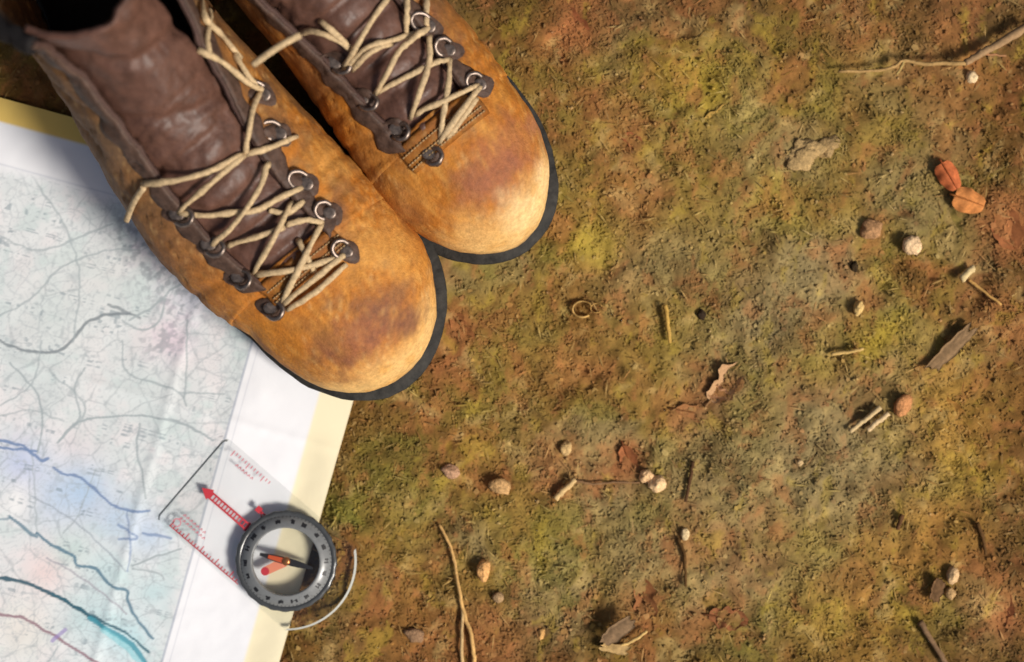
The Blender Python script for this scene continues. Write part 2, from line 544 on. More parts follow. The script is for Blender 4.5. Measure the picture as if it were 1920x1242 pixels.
def build_map():
    step = 2.1
    nu, nv = int(MLEN_U / step), int(MLEN_V / step)
    U, V = np.meshgrid(np.linspace(0, MLEN_U, nu), np.linspace(0, MLEN_V, nv))
    U, V = U.ravel(), V.ravel()
    eu = 1.6 * (fbm(V / 40, V * 0, seed=77) - .5) * sstep(20, 0, U)
    X = MC[0] + (U + eu) * MU[0] + V * MV[0]; Y = MC[1] + (U + eu) * MU[1] + V * MV[1]
    Z = map_z(X, Y)
    paper = np.array([.83, .83, .855]); cream = np.array([.90, .80, .55]); yellow = np.array([.82, .56, .15])
    c = np.ones((len(X), 3)) * paper
    cr = sstep(66, 58, U)
    c = c * (1 - cr[:, None]) + cream * cr[:, None]
    ye = sstep(47, 40, V)
    c = c * (1 - ye[:, None]) + yellow * ye[:, None]
    area = sstep(206, 212, U) * sstep(112, 150, V)

    def mix(c, col, w):
        w = np.clip(w, 0, 1)[:, None]
        return c * (1 - w) + np.asarray(col) * w
    n = fbm(X / 90, Y / 90, seed=81); n2 = fbm(X / 45, Y / 45, seed=82); n3 = fbm(X / 8, Y / 8, seed=83, oct=3)
    tint = mix(np.ones((len(X), 3)) * srgb(218, 220, 221), srgb(207, 213, 214), sstep(.4, .65, n))
    tint = mix(tint, srgb(224, 220, 221), sstep(.52, .7, n2) * .8)
    tint = mix(tint, srgb(196, 210, 209), sstep(.42, .28, n2) * .6)
    c = mix(c, tint, area)
    blob = lambda x, y, r, s=.8: np.exp(-(np.hypot(X - x, (Y - y)) / r) ** 2) * s * area
    for (x, y, r, k, s) in [(140, 840, 50, (224, 212, 214), .6), (90, 1070, 45, (232, 208, 206), .9), (310, 640, 45, (226, 212, 218), .8), (40, 1180, 60, (228, 222, 214), .8),
                            (110, 930, 60, (190, 206, 226), .9), (160, 920, 45, (176, 200, 226), .9), (40, 870, 50, (190, 200, 226), .9), (220, 970, 45, (186, 204, 226), .8), (280, 1000, 40, (188, 206, 226), .8),
                            (200, 1070, 50, (190, 213, 216), .8), (130, 1030, 40, (194, 213, 210), .7), (180, 1160, 60, (190, 216, 220), .7), (290, 1110, 40, (182, 210, 214), .7), (240, 1200, 50, (178, 214, 222), .7),
                            (90, 600, 110, (204, 212, 211), .7), (200, 500, 60, (212, 216, 214), .6), (270, 720, 70, (200, 211, 211), .6), (30, 940, 36, (232, 232, 232), .9), (330, 640, 30, (222, 204, 216), .6), (360, 560, 40, (206, 208, 222), .6)]:
        c = mix(c, srgb(*k), blob(x, y, r, s))
    # contour lines, speckled print
    iso = np.abs((fbm(X / 120, Y / 120, seed=85) * 26) % 1 - .5)
    c = mix(c, srgb(160, 168, 174), sstep(.09, .02, iso) * area * .3)
    c = mix(c, srgb(164, 172, 176), sstep(.62, .78, n3) * area * .36)
    # dense net of fine field and path lines
    def voro(sc, seed):
        wxx = X + 9 * (fbm(X / 40, Y / 40, seed=seed + 5) - .5) * 2; wyy = Y + 9 * (fbm(X / 40, Y / 40, seed=seed + 6) - .5) * 2
        gx_, gy_ = wxx / sc, wyy / sc; ix, iy = np.floor(gx_), np.floor(gy_)
        f1 = np.full(X.shape, 9.0); f2 = f1.copy()
        for dx in (-1, 0, 1):
            for dy in (-1, 0, 1):
                ox = _hash(ix + dx, iy + dy, ix * 0, seed); oy = _hash(ix + dx, iy + dy, ix * 0 + 1, seed + 1)
                d = np.hypot(ix + dx + ox - gx_, iy + dy + oy - gy_)
                f2 = np.where(d < f1, f1, np.minimum(f2, d)); f1 = np.minimum(f1, d)
        return (f2 - f1) * sc
    v1 = voro(58, 101); v2 = voro(27, 111)
    part = sstep(.42, .52, fbm(X / 70, Y / 70, seed=121))
    c = mix(c, srgb(138, 148, 154), sstep(3.2, 1.2, v1) * area * .36 * (.3 + .65 * sstep(.35, .55, fbm(X / 50, Y / 50, seed=123))))
    c = mix(c, srgb(160, 168, 174), sstep(2.6, .8, v2) * area * .36 * part)
    # small print: short dashes in rows
    rows = ((V + 3 * (vnoise(U / 130, V / 30, seed=86) - .5) * 20) / 11) % 1
    wd = vnoise(U / 5.5, np.floor(V / 11) * 3.7, seed=87); blk = vnoise(U / 60, np.floor(V / 11) * 1.9, seed=88)
    c = mix(c, srgb(120, 136, 146), (rows < .45) * sstep(.45, .7, wd) * sstep(.66, .82, blk) * area * .55)
    # dense grey/violet street print beside the boot
    town = np.exp(-(seg_dist(X, Y, [(240, 440), (300, 530), (350, 590), (300, 640)]) / 42) ** 2) * area
    c = mix(c, srgb(132, 138, 146), town * sstep(.48, .66, fbm(X / 9, Y / 9, seed=89, oct=2)) * .55)
    c = mix(c, srgb(206, 184, 204), town * sstep(.52, .75, fbm(X / 16, Y / 16, seed=90)) * .18)

    def line(c, P, w, col, a=1.0, wob=2.0, soft=1.1, inside=True):
        P = [tuple(p) for p in catmull([np.array(p) for p in P], 5)]
        ps = np.array(P); lo = ps.min(0) - w - 6; hi = ps.max(0) + w + 6
        s = np.where((X > lo[0]) & (X < hi[0]) & (Y > lo[1]) & (Y < hi[1]))[0]
        if len(s) == 0:
            return c
        xs = X[s] + wob * (vnoise(X[s] / 14, Y[s] / 14, seed=91) - .5) * 2; ys = Y[s] + wob * (vnoise(X[s] / 14, Y[s] / 14, seed=92) - .5) * 2
        d = seg_dist(xs, ys, P)
        m = sstep(w / 2 + soft, w / 2 - soft * .4, d) * a * (area[s] if inside else 1)
        c[s] = c[s] * (1 - m[:, None]) + srgb(*col) * m[:, None]
        return c
    grey = (124, 132, 138); lg = (158, 168, 172); bl = (112, 134, 172); gr = (88, 122, 142); teal = (70, 146, 164)
    for P, w, col, a in [
        ([(-10, 636), (40, 655), (95, 663), (130, 645), (165, 605), (205, 590), (245, 588)], 4.6, grey, .85), ([(205, 570), (230, 582), (262, 596)], 4, grey, .75),
        ([(245, 600), (290, 575), (320, 545), (345, 530)], 3.6, lg, .8), ([(230, 600), (265, 620), (300, 600), (310, 560)], 3, lg, .8), ([(160, 690), (140, 730), (150, 780), (110, 830)], 3, lg, .8),
        ([(-10, 600), (60, 560), (120, 500), (200, 470), (260, 470)], 3, lg, .7), ([(60, 330), (120, 420), (150, 520), (140, 640)], 2.6, lg, .7), ([(-5, 440), (70, 470), (140, 450), (210, 420)], 2.6, lg, .7),
        ([(20, 680), (70, 740), (80, 800), (72, 850)], 3, lg, .9), ([(110, 830), (150, 790), (250, 780), (330, 790), (400, 825)], 3.2, lg, .9), ([(262, 795), (258, 850), (268, 890), (275, 935)], 3, lg, .9),
        ([(350, 600), (352, 680), (345, 745)], 2.6, lg, .8), ([(340, 735), (420, 740)], 2.6, lg, .7), ([(230, 640), (240, 700), (330, 730), (350, 760)], 2.8, lg, .8), ([(80, 640), (60, 720), (0, 760)], 2.6, lg, .7),
        ([(100, 700), (160, 760), (140, 800)], 2.6, lg, .7), ([(0, 780), (60, 770), (120, 790)], 2.4, lg, .6), ([(180, 880), (150, 960), (120, 1000)], 2.4, lg, .6), ([(60, 830), (66, 930), (70, 1000)], 2.4, lg, .6),
        ([(-10, 822), (45, 838), (75, 862), (90, 860)], 5, bl, .9), ([(-10, 838), (30, 842), (70, 846)], 4, bl, .9), ([(100, 878), (118, 888), (150, 895), (172, 912), (200, 936), (235, 956), (282, 958)], 4.4, bl, .85),
        ([(225, 985), (260, 1008), (225, 1010)], 4, bl, .7), ([(270, 1000), (320, 1008)], 5, bl, .7), ([(240, 960), (246, 1030), (240, 1070)], 2.6, bl, .6), ([(250, 1060), (300, 1040), (340, 1030)], 2.6, lg, .9),
        ([(250, 1065), (300, 1075), (310, 1085)], 2.4, lg, .8), ([(60, 930), (130, 970), (200, 1030), (236, 1070)], 2.6, (150, 160, 170), .7),
        ([(20, 968), (70, 1008)], 5.5, gr, .8), ([(70, 1000), (100, 1022), (140, 1042), (146, 1060), (180, 1066), (212, 1098), (240, 1106), (242, 1128), (262, 1165), (288, 1196)], 5, gr, .9),
        ([(90, 1045), (150, 1080), (190, 1110), (240, 1150)], 2.6, (160, 158, 168), .8), ([(-5, 976), (25, 970)], 3, gr, .6),
        ([(-10, 1082), (40, 1090), (100, 1114), (160, 1148), (195, 1172)], 6, (52, 88, 104), .95), ([(100, 1112), (160, 1146), (210, 1172), (250, 1196), (278, 1222)], 4, (52, 96, 112), .9),
        ([(170, 1158), (215, 1186), (258, 1218), (280, 1262)], 8, teal, .9), ([(195, 1180), (240, 1214), (270, 1250)], 10, (126, 196, 206), .6),
        ([(-10, 1152), (40, 1156), (80, 1178), (130, 1208), (200, 1252)], 4.6, (140, 106, 118), .85), ([(100, 1200), (125, 1180)], 6, (150, 132, 188), .7), ([(90, 1242), (110, 1210)], 2.4, lg, .7),
    ]:
        c = line(c, P, w, col, a)
    # frame lines of the printed sheet
    for u0, w, a in ((210, 3.0, .55), (196, 2.0, .25)):
        m = sstep(w / 2 + 1.2, w / 2 - .3, np.abs(U - u0)) * (V > 148) * a
        c = mix(c, srgb(150, 158, 176), m)
    m = sstep(2.6, 1, np.abs(V - 120)) * (U > 208) * .3
    c = mix(c, srgb(150, 158, 176), m)
    c *= (1 - .03 * fbm(X / 200, Y / 200, seed=93))[:, None]
    P = np.stack([(X - 960) * K, (621 - Y) * K, Z], 1)
    sheet = empty('folded_map', px(300, 800, 0))
    tag(sheet, 'large paper trail map with cream border under the left boot and compass', 'map')
    mesh_obj('printed_sheet', P, grid_faces(nv, nu), M['paper'], sheet, cols=c)
    # lower folded layers of the same map, with the fold along the right edge
    for i, (du, dv) in enumerate(((3.5, 5.0), (-2.2, 8.0))):
        ul = np.linspace(du, MLEN_U - 10, 60); vl = np.linspace(dv, MLEN_V - 10, 60)
        UU, VV = np.meshgrid(ul, vl); UU = UU.ravel(); VV = VV.ravel()
        X2 = MC[0] + UU * MU[0] + VV * MV[0]; Y2 = MC[1] + UU * MU[1] + VV * MV[1]
        P2 = np.stack([(X2 - 960) * K, (621 - Y2) * K, map_z(X2, Y2) - .0006 * (i + 1)], 1)
        c2 = np.ones((len(X2), 3)) * (np.array([.78, .70, .50]) if i else np.array([.8, .76, .66]))
        mesh_obj('paper_layer', P2, grid_faces(60, 60), M['paper'], sheet, cols=c2)


build_map()

# ---------------------------------------------------------------- boots
TIPX = 29.3


def boot_rows(key):
    """control hoops (cm): Tx Tz | Sx Sin Sout Sz | Ex Ein Eout Ez | centre-line shift"""
    if key == 'near':
        out = [5.30, 6.05, 6.30, 5.90, 5.25, 4.55, 4.05, 3.95, 4.00, 4.10]; cy = [-.85, -1.15, -1.25, -1.05, -.65, -.30, 0, 0, 0, 0]
    else:
        out = [4.75, 4.95, 4.90, 4.75, 4.45, 4.15, 4.00, 3.95, 4.00, 4.10]; cy = [-.50, -.55, -.55, -.45, -.25, -.1, 0, 0, 0, 0]
    base = [
        (23.0, 8.2, 23.0, 4.30, 4.5, 23.0, 4.15, 2.2),
        (20.6, 8.85, 20.4, 4.20, 4.7, 20.2, 4.00, 2.2),
        (18.3, 9.7, 17.6, 3.95, 5.0, 16.6, 3.50, 2.2),
        (16.3, 10.9, 14.6, 3.70, 5.8, 12.5, 3.05, 2.2),
        (14.5, 12.3, 11.6, 3.60, 7.0, 8.5, 2.95, 2.2),
        (12.9, 13.9, 8.8, 3.55, 8.5, 4.5, 3.10, 2.2),
        (11.5, 15.4, 6.6, 3.50, 10.5, 1.2, 2.50, 2.3),
        (10.8, 16.4, 5.4, 3.55, 12.8, -0.2, 0.90, 4.5),
        (10.5, 17.1, 5.0, 3.70, 14.4, -0.2, 0.06, 9.0),
        (10.4, 17.5, 4.9, 3.80, 15.4, 0.0, 0.06, 15.0),
    ]
    eo_sub = [.20, .25, .40, .65, .80, .75, 1.45, 3.05, 3.94, 4.04]
    nar = [0] * 10 if key == 'near' else [.35, .55, .65, .6, .5, .4, .2, 0, 0, 0]
    base = [(*b[:3], b[3] - nar[k], *b[4:6], b[6] - nar[k], b[7]) for k, b in enumerate(base)]
    R = [(b[0], b[1], b[2], b[3], out[k], b[4], b[5], b[6], out[k] - eo_sub[k], b[7], cy[k]) for k, b in enumerate(base)]
    rows = []
    r0 = R[0]
    for th in np.linspace(math.pi / 2, 0, 40)[:-1]:
        u = math.sin(th); x = 23 + (TIPX - 23) * u
        w = max(0.0, 1 - u ** 2.05) ** (1 / 2.0)
        h = max(0.0, 1 - u ** 2.7) ** (1 / 2.0)
        Ez = 2.2; Tz = Ez + (r0[1] - Ez) * h - 0.27 * (x - 23) * (1 - u) ** 1.2
        Sz = Ez + (r0[5] - Ez) * h
        c0 = r0[10]; rows.append((x, Tz, x, c0 + (r0[3] - c0) * w, -c0 + (r0[4] + c0) * w, Sz, x - .05 * h, c0 + (r0[7] - c0) * w, -c0 + (r0[8] + c0) * w, Ez, c0))
    rows += [tuple(p) for p in catmull([np.array(r) for r in R], 13)]
    return np.array(rows)


ROWS_OF = {k: boot_rows(k) for k in ('near', 'far')}
NT = 39                      # index of the hoop at x = 23
NH = len(ROWS_OF['near'])


def hoop(r, t, side):
    """point on hoop r (array of rows) at t in [0,1] from centre line to feather edge; side +1 inner, -1 outer"""
    Tx, Tz, Sx, Si, So, Sz, Ex, Ei, Eo, Ez, Cy = [r[..., k] for k in range(11)]
    Sy = np.where(side > 0, Si, So) - side * Cy; Ey = np.where(side > 0, Ei, Eo) - side * Cy
    a = 1.0
    phi = np.clip(t / .7, 0, 1) * np.pi / 2
    ca = np.cos(phi).clip(0, 1) ** a; sa = np.sin(phi).clip(0, 1) ** a
    x = Sx + (Tx - Sx) * ca; y = Sy * sa; z = Sz + (Tz - Sz) * ca
    b = np.clip((t - .7) / .3, 0, 1)
    cx, cy, cz = (Sx + Ex) / 2, Sy * 1.0, Sz * .45 + Ez * .55
    x2 = (1 - b) ** 2 * Sx + 2 * b * (1 - b) * cx + b * b * Ex
    y2 = (1 - b) ** 2 * Sy + 2 * b * (1 - b) * cy + b * b * Ey
    z2 = (1 - b) ** 2 * Sz + 2 * b * (1 - b) * cz + b * b * Ez
    low = t > .7
    return np.stack([np.where(low, x2, x), np.where(low, y2, y) * side + Cy, np.where(low, z2, z)], -1)


def t_of_y(r, y, side):
    Sy = np.where(side > 0, r[..., 3], r[..., 4]) - side * r[..., 10]
    return np.arcsin(np.clip(y / Sy, 0, .98) ** (1 / 1.0)) / (np.pi / 2) * .7


def surf_normals(P):
    """P (nr, nc, 3) -> unit normals, made to point away from the boot's core"""
    du = np.gradient(P, axis=0); dv = np.gradient(P, axis=1)
    n = np.cross(du, dv)
    n /= np.linalg.norm(n, axis=-1, keepdims=True) + 1e-9
    core = np.stack([P[..., 0] - 1.5, P[..., 1] * 0, P[..., 2] * 0 + 4], -1)
    s = np.sign(np.sum(n * (P - core), -1, keepdims=True)); s[s == 0] = 1
    return n * s


# half width (cm) of the throat opening along the hoops, inner and outer side
I_FRONT = {'near': NT + 6, 'far': NT + 3}     # throat starts just behind x = 22


def open_w(i, side, i_front):
    f = np.clip((i - i_front) / (NH - 1 - i_front), 0, 1)
    base = np.interp(f, [0, .2, .45, .7, 1.0], [1.9, 2.1, 2.45, 2.7, 2.9])
    if side > 0:
        base = base * .99 + np.interp(f, [0, .45, .7, 1], [0, .0, .2, .4])
    return base


def build_boot(key, mir, lift_label, laces, hooks, stains, tails, worn):
    """mir=+1: inner side is +y; -1: inner side is -y"""
    BMx = BM[key]; ROWS = ROWS_OF[key]; i_front = I_FRONT[key]
    root = empty('hiking_boot', BMx.translation, BOOT_ANG[key])
    tag(root, lift_label, 'boot', 'pair of hiking boots')
    A = np.array(BMx)[:3, :3]; O = np.array(BMx)[:3, 3]
    sd = 5 if mir > 0 else 9

    def world(P):
        P = np.asarray(P, float).reshape(-1, 3) * np.array([.01, .01 * mir, .01])
        return P @ A.T + O

    def wrinkle(P, n):
        x, y, z = P[..., 0], P[..., 1], P[..., 2]
        d = (fbm(x * .55, y * .55, z * .55, seed=sd, oct=3) - .5) * .28 + (fbm(x * 2.2, y * 2.2, z * 2.2, seed=sd + 1, oct=2) - .5) * .07
        # flex creases across the vamp behind the toe box, and folds at the ankle
        cr = np.sin((x + .25 * np.abs(y) + .5 * fbm(x, y, seed=sd + 2)) * 4.4)
        d = d - .13 * np.clip(cr, 0, 1) ** 3 * np.exp(-((x - 20.0) / 2.4) ** 2) * sstep(.35, .6, fbm(x * .9, y * .9, seed=sd + 4) + .1)
        cr3 = np.abs(fbm(x * 1.8, y * .35, z * .5, seed=sd + 8, oct=3) - .5)
        d = d - .07 * sstep(.03, .0, cr3) * sstep(20, 22.5, x) * sstep(26.5, 24, x)
        cr2 = np.abs(fbm(x * 1.1, y * .55, z * .8, seed=sd + 6, oct=3) - .5)
        d = d - .10 * sstep(.035, .0, cr2) * sstep(24.5, 21, x)
        ck = np.sin((z - .55 * x + 1.3 * fbm(x * .6, z * .6, seed=sd + 3)) * 2.3)
        d = d - .16 * np.clip(ck, 0, 1) ** 2 * sstep(15, 11, x) * sstep(6, 9, z)
        return P + n * d[..., None]

    def leather(P):
        x, y, z = P[:, 0], P[:, 1], P[:, 2]
        n1 = fbm(x * .45, y * .45, z * .45, seed=sd + 10); n2 = fbm(x * 1.5, y * 1.5, z * 1.5, seed=sd + 11); n3 = fbm(x * 5, y * 5, z * 5, seed=sd + 12, oct=3)
        c = np.ones((len(P), 1)) * np.array([.40, .140, .018])

        def mx(c, k, w):
            w = np.clip(w, 0, 1)[:, None]; return c * (1 - w) + np.array(k) * w
        c = mx(c, (.52, .205, .028), sstep(.48, .68, n1) * .8)
        c = mx(c, (.40, .135, .018), sstep(.5, .32, n1) * .75)
        c = mx(c, (.26, .10, .024), sstep(.52, .70, n2) * .75)
        st = fbm(x * 1.2, y * 4.5, z * 3.0, seed=sd + 16)
        c = mx(c, (.60, .30, .07), sstep(.54, .7, st) * .5)
        c = mx(c, (.30, .12, .03), sstep(.46, .3, st) * .45)
        c = mx(c, (.58, .29, .075), sstep(.6, .78, n3) * .4)
        c = mx(c, (.16, .075, .04), sstep(.66, .82, n3 * .6 + n2 * .4) * .6)
        # scuffed pale toe rim and worn edges
        rim = sstep(26.3, 29.0, x + .22 * np.abs(y) + 1.6 * (n2 - .5)) * sstep(7.4, 4.6, z + 1.6 * (n1 - .5))
        c = mx(c, (.74, .47, .18), rim * .85 * worn)
        sc = sstep(.55, .7, fbm(x * .9, y * .9, z * .9, seed=sd + 14)) * sstep(21, 24, x)
        c = mx(c, (.56, .25, .045), sc * .4)
        c = mx(c, (.20, .10, .042), sstep(19.0, 12, x + .65 * y) * .8 + .3 * sstep(.5, .62, n2) * sstep(19, 13, x))
        gr = fbm(x * .8, y * .8, z * .8, seed=sd + 18)
        c = mx(c, (.17, .085, .035), sstep(.40, .58, gr) * sstep(23.5, 19, x - .4 * y) * .65)     # patchy darker brown behind the toe box
        sk = np.abs(fbm(x * 1.4 + y * .8, y * 2.6 - x * .5, z * 1.2, seed=sd + 19, oct=4) - .5)
        c = mx(c, (.66, .40, .15), sstep(.016, .0, sk) * .45 * sstep(.4, .6, n1 + .1))
        c = mx(c, (.17, .075, .03), sstep(.62, .8, fbm(x * 2.2, y * 2.2, z * 2.2, seed=sd + 22)) * .4 * sstep(26, 22, x))
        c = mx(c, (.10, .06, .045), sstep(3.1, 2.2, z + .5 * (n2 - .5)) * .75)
        c = mx(c, (.045, .036, .03), sstep(13.2, 15.2, z + .8 * (n2 - .5)) * .9)  # dark grey collar leather, with the shade there put into its colour
        return c

    # ---- upper: vamp (closed over the toes) and one quarter on each side of the throat
    pieces = {}
    tt = np.concatenate([np.linspace(0, .7, 34), np.linspace(.7, 1, 13)[1:]])
    rows_v = ROWS[:i_front + 3]
    G_in = hoop(rows_v[:, None, :], tt[None, ::-1], 1); G_out = hoop(rows_v[:, None, :], tt[None, 1:], -1)
    Pv = np.concatenate([G_in, G_out], 1)
    Pv = wrinkle(Pv, surf_normals(Pv))
    pieces['vamp'] = Pv
    for side, nm in ((1, 'quarter_in'), (-1, 'quarter_out')):
        idx = np.arange(i_front - 1, NH); rr = ROWS[idx]
        t0 = t_of_y(rr, open_w(idx, side, i_front), side)
        s = np.concatenate([np.linspace(0, .75, 32), np.linspace(.75, 1, 11)[1:]])
        T = t0[:, None] + (1 - t0[:, None]) * s[None]
        P = hoop(rr[:, None, :], T, side)
        n = surf_normals(P)
        P = wrinkle(P, n) + n * (.035 + .05 * sstep(.12, 0, s))[None, :, None]
        # the free upper edge flares away from the tongue
        fl = np.clip((idx - i_front) / (NH - 1 - i_front), 0, 1)
        P[..., 1] += side * (sstep(.45, 1, fl)[:, None] * sstep(.35, 0, s)[None] * (.55 if side > 0 else .15))
        pieces[nm] = P
    bv, bf, nb = [], [], 0

    def add_solid(name, P, flip, m, colfun, thick, parent=root):
        nr, nc = P.shape[:2]
        loc = P.reshape(-1, 3)
        W_ = world(loc)
        F = grid_faces(nr, nc, flip=flip)
        o = mesh_obj(name, W_, F, m, parent, cols=colfun(loc) if colfun else None)
        sm = o.modifiers.new('thickness', 'SOLIDIFY'); sm.thickness = thick; sm.offset = -1
        nonlocal nb
        bv.extend(map(tuple, W_)); bf.extend([tuple(int(i) + nb for i in q) for q in F]); nb += len(W_)
        return o

    def stained(loc):
        c = leather(loc)
        Wp = world(loc)
        for (p, rx, col, s) in stain_pts:
            q = Wp - p
            wob = (fbm(loc[:, 0] * 1.3, loc[:, 1] * 1.3, loc[:, 2] * 1.3, seed=sd + 20, oct=5, gain=.62) - .5) * 1.7
            d = np.linalg.norm(q * np.array([1, 1, .6]), axis=1) / rx
            w = sstep(1.35, .15, d + wob) * s * (.72 + .5 * (fbm(loc[:, 0] * 3, loc[:, 1] * 3, loc[:, 2] * 3, seed=sd + 21) - .3))
            w = np.clip(w, 0, 1)
            c = c * (1 - w[:, None]) + np.array(col) * w[:, None]
        return c

    def want_flip(P):
        W_ = world(P.reshape(-1, 3)); nr, nc = P.shape[:2]
        i, j = nr // 2, nc // 2
        p = W_[i * nc + j]; a = W_[i * nc + j + 1] - p; b = W_[(i + 1) * nc + j] - p
        n = np.cross(a, b)
        core = world(np.array([[P[i, j, 0] - 1.5, 0, 4.0]]))[0]
        return float(np.dot(n, p - core)) < 0

    # ray casting helper: first a bare copy of the shapes
    tvs, tfs, b0 = [], [], 0
    for P in pieces.values():
        W_ = world(P.reshape(-1, 3)); F = grid_faces(*P.shape[:2])
        tvs.extend(map(tuple, W_)); tfs.extend([tuple(int(i) + b0 for i in q) for q in F]); b0 += len(W_)

    # ---- tongue
    idx = np.arange(i_front - 4, NH); rr = ROWS[idx]
    fr = np.clip((idx - i_front) / (NH - 1 - i_front), 0, 1)
    w_in = open_w(idx, 1, i_front) + np.interp(fr, [0, .4, .55, .7, 1], [.6, .3, -.3, -.75, -.95]); w_out = open_w(idx, -1, i_front) + np.interp(fr, [0, .6, 1], [.6, .7, .5])
    s = np.linspace(0, 1, 24)
    Pin = hoop(rr[:, None, :], t_of_y(rr, w_in, 1)[:, None] * s[None, ::-1], 1)
    Pout = hoop(rr[:, None, :], t_of_y(rr, w_out, -1)[:, None] * s[None, 1:], -1)
    Pt = np.concatenate([Pin, Pout], 1)
    n = surf_normals(Pt)
    arc = np.cumsum(np.r_[0, np.linalg.norm(np.diff(rr[:, :2], axis=0), axis=1)])
    yy = Pt[..., 1] - rr[:, None, 10]
    ridge = np.abs(np.sin(np.pi * arc / 1.62 + .4))[:, None] ** .7 * sstep(9.4, 7.6, arc)[:, None] * np.exp(-(yy / 1.9) ** 2)
    ridge = ridge * (.75 + .5 * fbm(Pt[..., 0] * 1.2, yy * 1.2, seed=sd + 30))
    puff = .30 * sstep(8, 10, arc)[:, None] * np.cos(np.clip(yy / 3.6, -1, 1) * np.pi / 2)
    fold = -.26 * np.clip(np.sin(arc[:, None] * 1.9 + yy * .7 + 3 * fbm(Pt[..., 0] * .5, yy * .5, seed=sd + 31)), 0, 1) ** 4 * sstep(6.5, 8, arc)[:, None]
    fold = fold + (fbm(Pt[..., 0] * .9, yy * .9, seed=sd + 34) - .5) * .3 * sstep(8, 9, arc)[:, None]
    fold = fold + (fbm(Pt[..., 0] * 1.6, yy * 1.6, Pt[..., 2] * 1.6, seed=sd + 33) - .5) * .22 * sstep(11.5, 9.5, arc)[:, None]
    for a_s in (10.0, 10.5, 8.6):
        fold = fold - .12 * np.exp(-((arc[:, None] + .12 * yy ** 2 - a_s) / .10) ** 2)
    off = -.36 + .50 * ridge + puff + fold
    off = np.where((np.arange(len(idx)) < 4)[:, None], -.35, off)
    Pt = Pt + n * off[..., None]
    # the top edge of the tongue leans back over the opening
    W_ = world(Pt.reshape(-1, 3)); F = grid_faces(*Pt.shape[:2])
    tvs.extend(map(tuple, W_)); tfs.extend([tuple(int(i) + b0 for i in q) for q in F]); b0 += len(W_)
    bvh = BVHTree.FromPolygons(tvs, tfs)

    def hit(x, y, lift=0.0):
        o = Vector((0, 0, CAMZ)); d = (px(x, y) - o).normalized()
        h = bvh.ray_cast(o, d)
        if h[0] is None:
            return None
        return np.array(h[0]) + np.array([0, 0, 1.0]) * lift

    stain_pts = []
    for (x, y, r, col, st) in stains:
        h = hit(x, y)
        if h is not None:
            stain_pts.append((h, r * K * .93, col, st))
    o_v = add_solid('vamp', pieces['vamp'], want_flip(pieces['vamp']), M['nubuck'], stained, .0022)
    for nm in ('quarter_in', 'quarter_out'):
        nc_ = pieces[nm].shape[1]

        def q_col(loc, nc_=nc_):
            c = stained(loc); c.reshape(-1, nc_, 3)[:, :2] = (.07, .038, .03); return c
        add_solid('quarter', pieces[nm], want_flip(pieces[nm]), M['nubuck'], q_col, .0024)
    add_solid('tongue', Pt, want_flip(Pt), M['dark_leather'], None, .0032)

    # ---- dark leather facings round the throat, with scalloped outer edge
    for side, nm in ((1, 'quarter_in'), (-1, 'quarter_out')):
        P = pieces[nm]; nrm = surf_normals(P)
        nrw = P.shape[0]
        ar = np.cumsum(np.r_[0, np.linalg.norm(np.diff(P[:, 0], axis=0), axis=1)])
        wid = .82 + .36 * (.5 + .5 * np.cos(2 * np.pi * (ar - .9) / 1.95)) + .10 * (vnoise(ar * 3, ar * 0, seed=sd + 40 + side) - .5)
        wid = wid * sstep(-.2, .5, ar) * (1 + .35 * sstep(8, 11, ar))
        out = np.zeros((nrw, 9, 3)); nn = np.zeros_like(out)
        for i in range(nrw):
            ln = np.r_[0, np.cumsum(np.linalg.norm(np.diff(P[i], axis=0), axis=1))]
            for k in range(3):
                out[i, :, k] = np.interp(np.linspace(-.0, 1, 9) * wid[i], ln, P[i, :, k])
                nn[i, :, k] = np.interp(np.linspace(-.0, 1, 9) * wid[i], ln, nrm[i, :, k])
        th = np.array([.06, .15, .15, .14, .13, .12, .11, .09, .02])
        out = out + nn * th[None, :, None]
        add_solid('facing', out, want_flip(out), M['facing'], None, .0012)
    # ---- front bar of the throat
    bar_t = np.linspace(-1, 1, 25)
    rws = ROWS[i_front - 6:i_front + 2]
    wv = 2.25
    tin = t_of_y(rws, np.full(len(rws), wv), 1); tou = t_of_y(rws, np.full(len(rws), wv), -1)
    Pb = np.concatenate([hoop(rws[:, None, :], tin[:, None] * np.linspace(1, 0, 14)[None], 1), hoop(rws[:, None, :], tou[:, None] * np.linspace(0, 1, 14)[None, 1:], -1)], 1)
    nb_ = surf_normals(Pb)
    Pb = wrinkle(Pb, nb_) + nb_ * (.16 - .10 * (np.abs(np.linspace(-1, 1, len(rws))) > .9))[:, None, None]
    add_solid('throat_bar', Pb, want_flip(Pb), M['nubuck'], lambda l: leather(l) * np.array([.62, .60, .62]), .0012)
    # ---- stitching rows on the bar
    sb = MB()
    for row in (1, 2, 4):
        for j in range(1, 26, 1):
            a_, b_ = Pb[row, j - 1], Pb[row, min(j, Pb.shape[1] - 1)]
            if np.linalg.norm(b_ - a_) < 1e-6: continue
            q0, q1 = a_ + (b_ - a_) * .15, a_ + (b_ - a_) * .8
            w0 = world(np.array([q0, (q0 + q1) / 2, q1])); w0[:, 2] += .0004; w0[1, 2] += .0004
            tube(sb, w0, .00042, 5)
    st_o = sb.build('stitching', M['stitch'], root); st_o['kind'] = 'stuff'

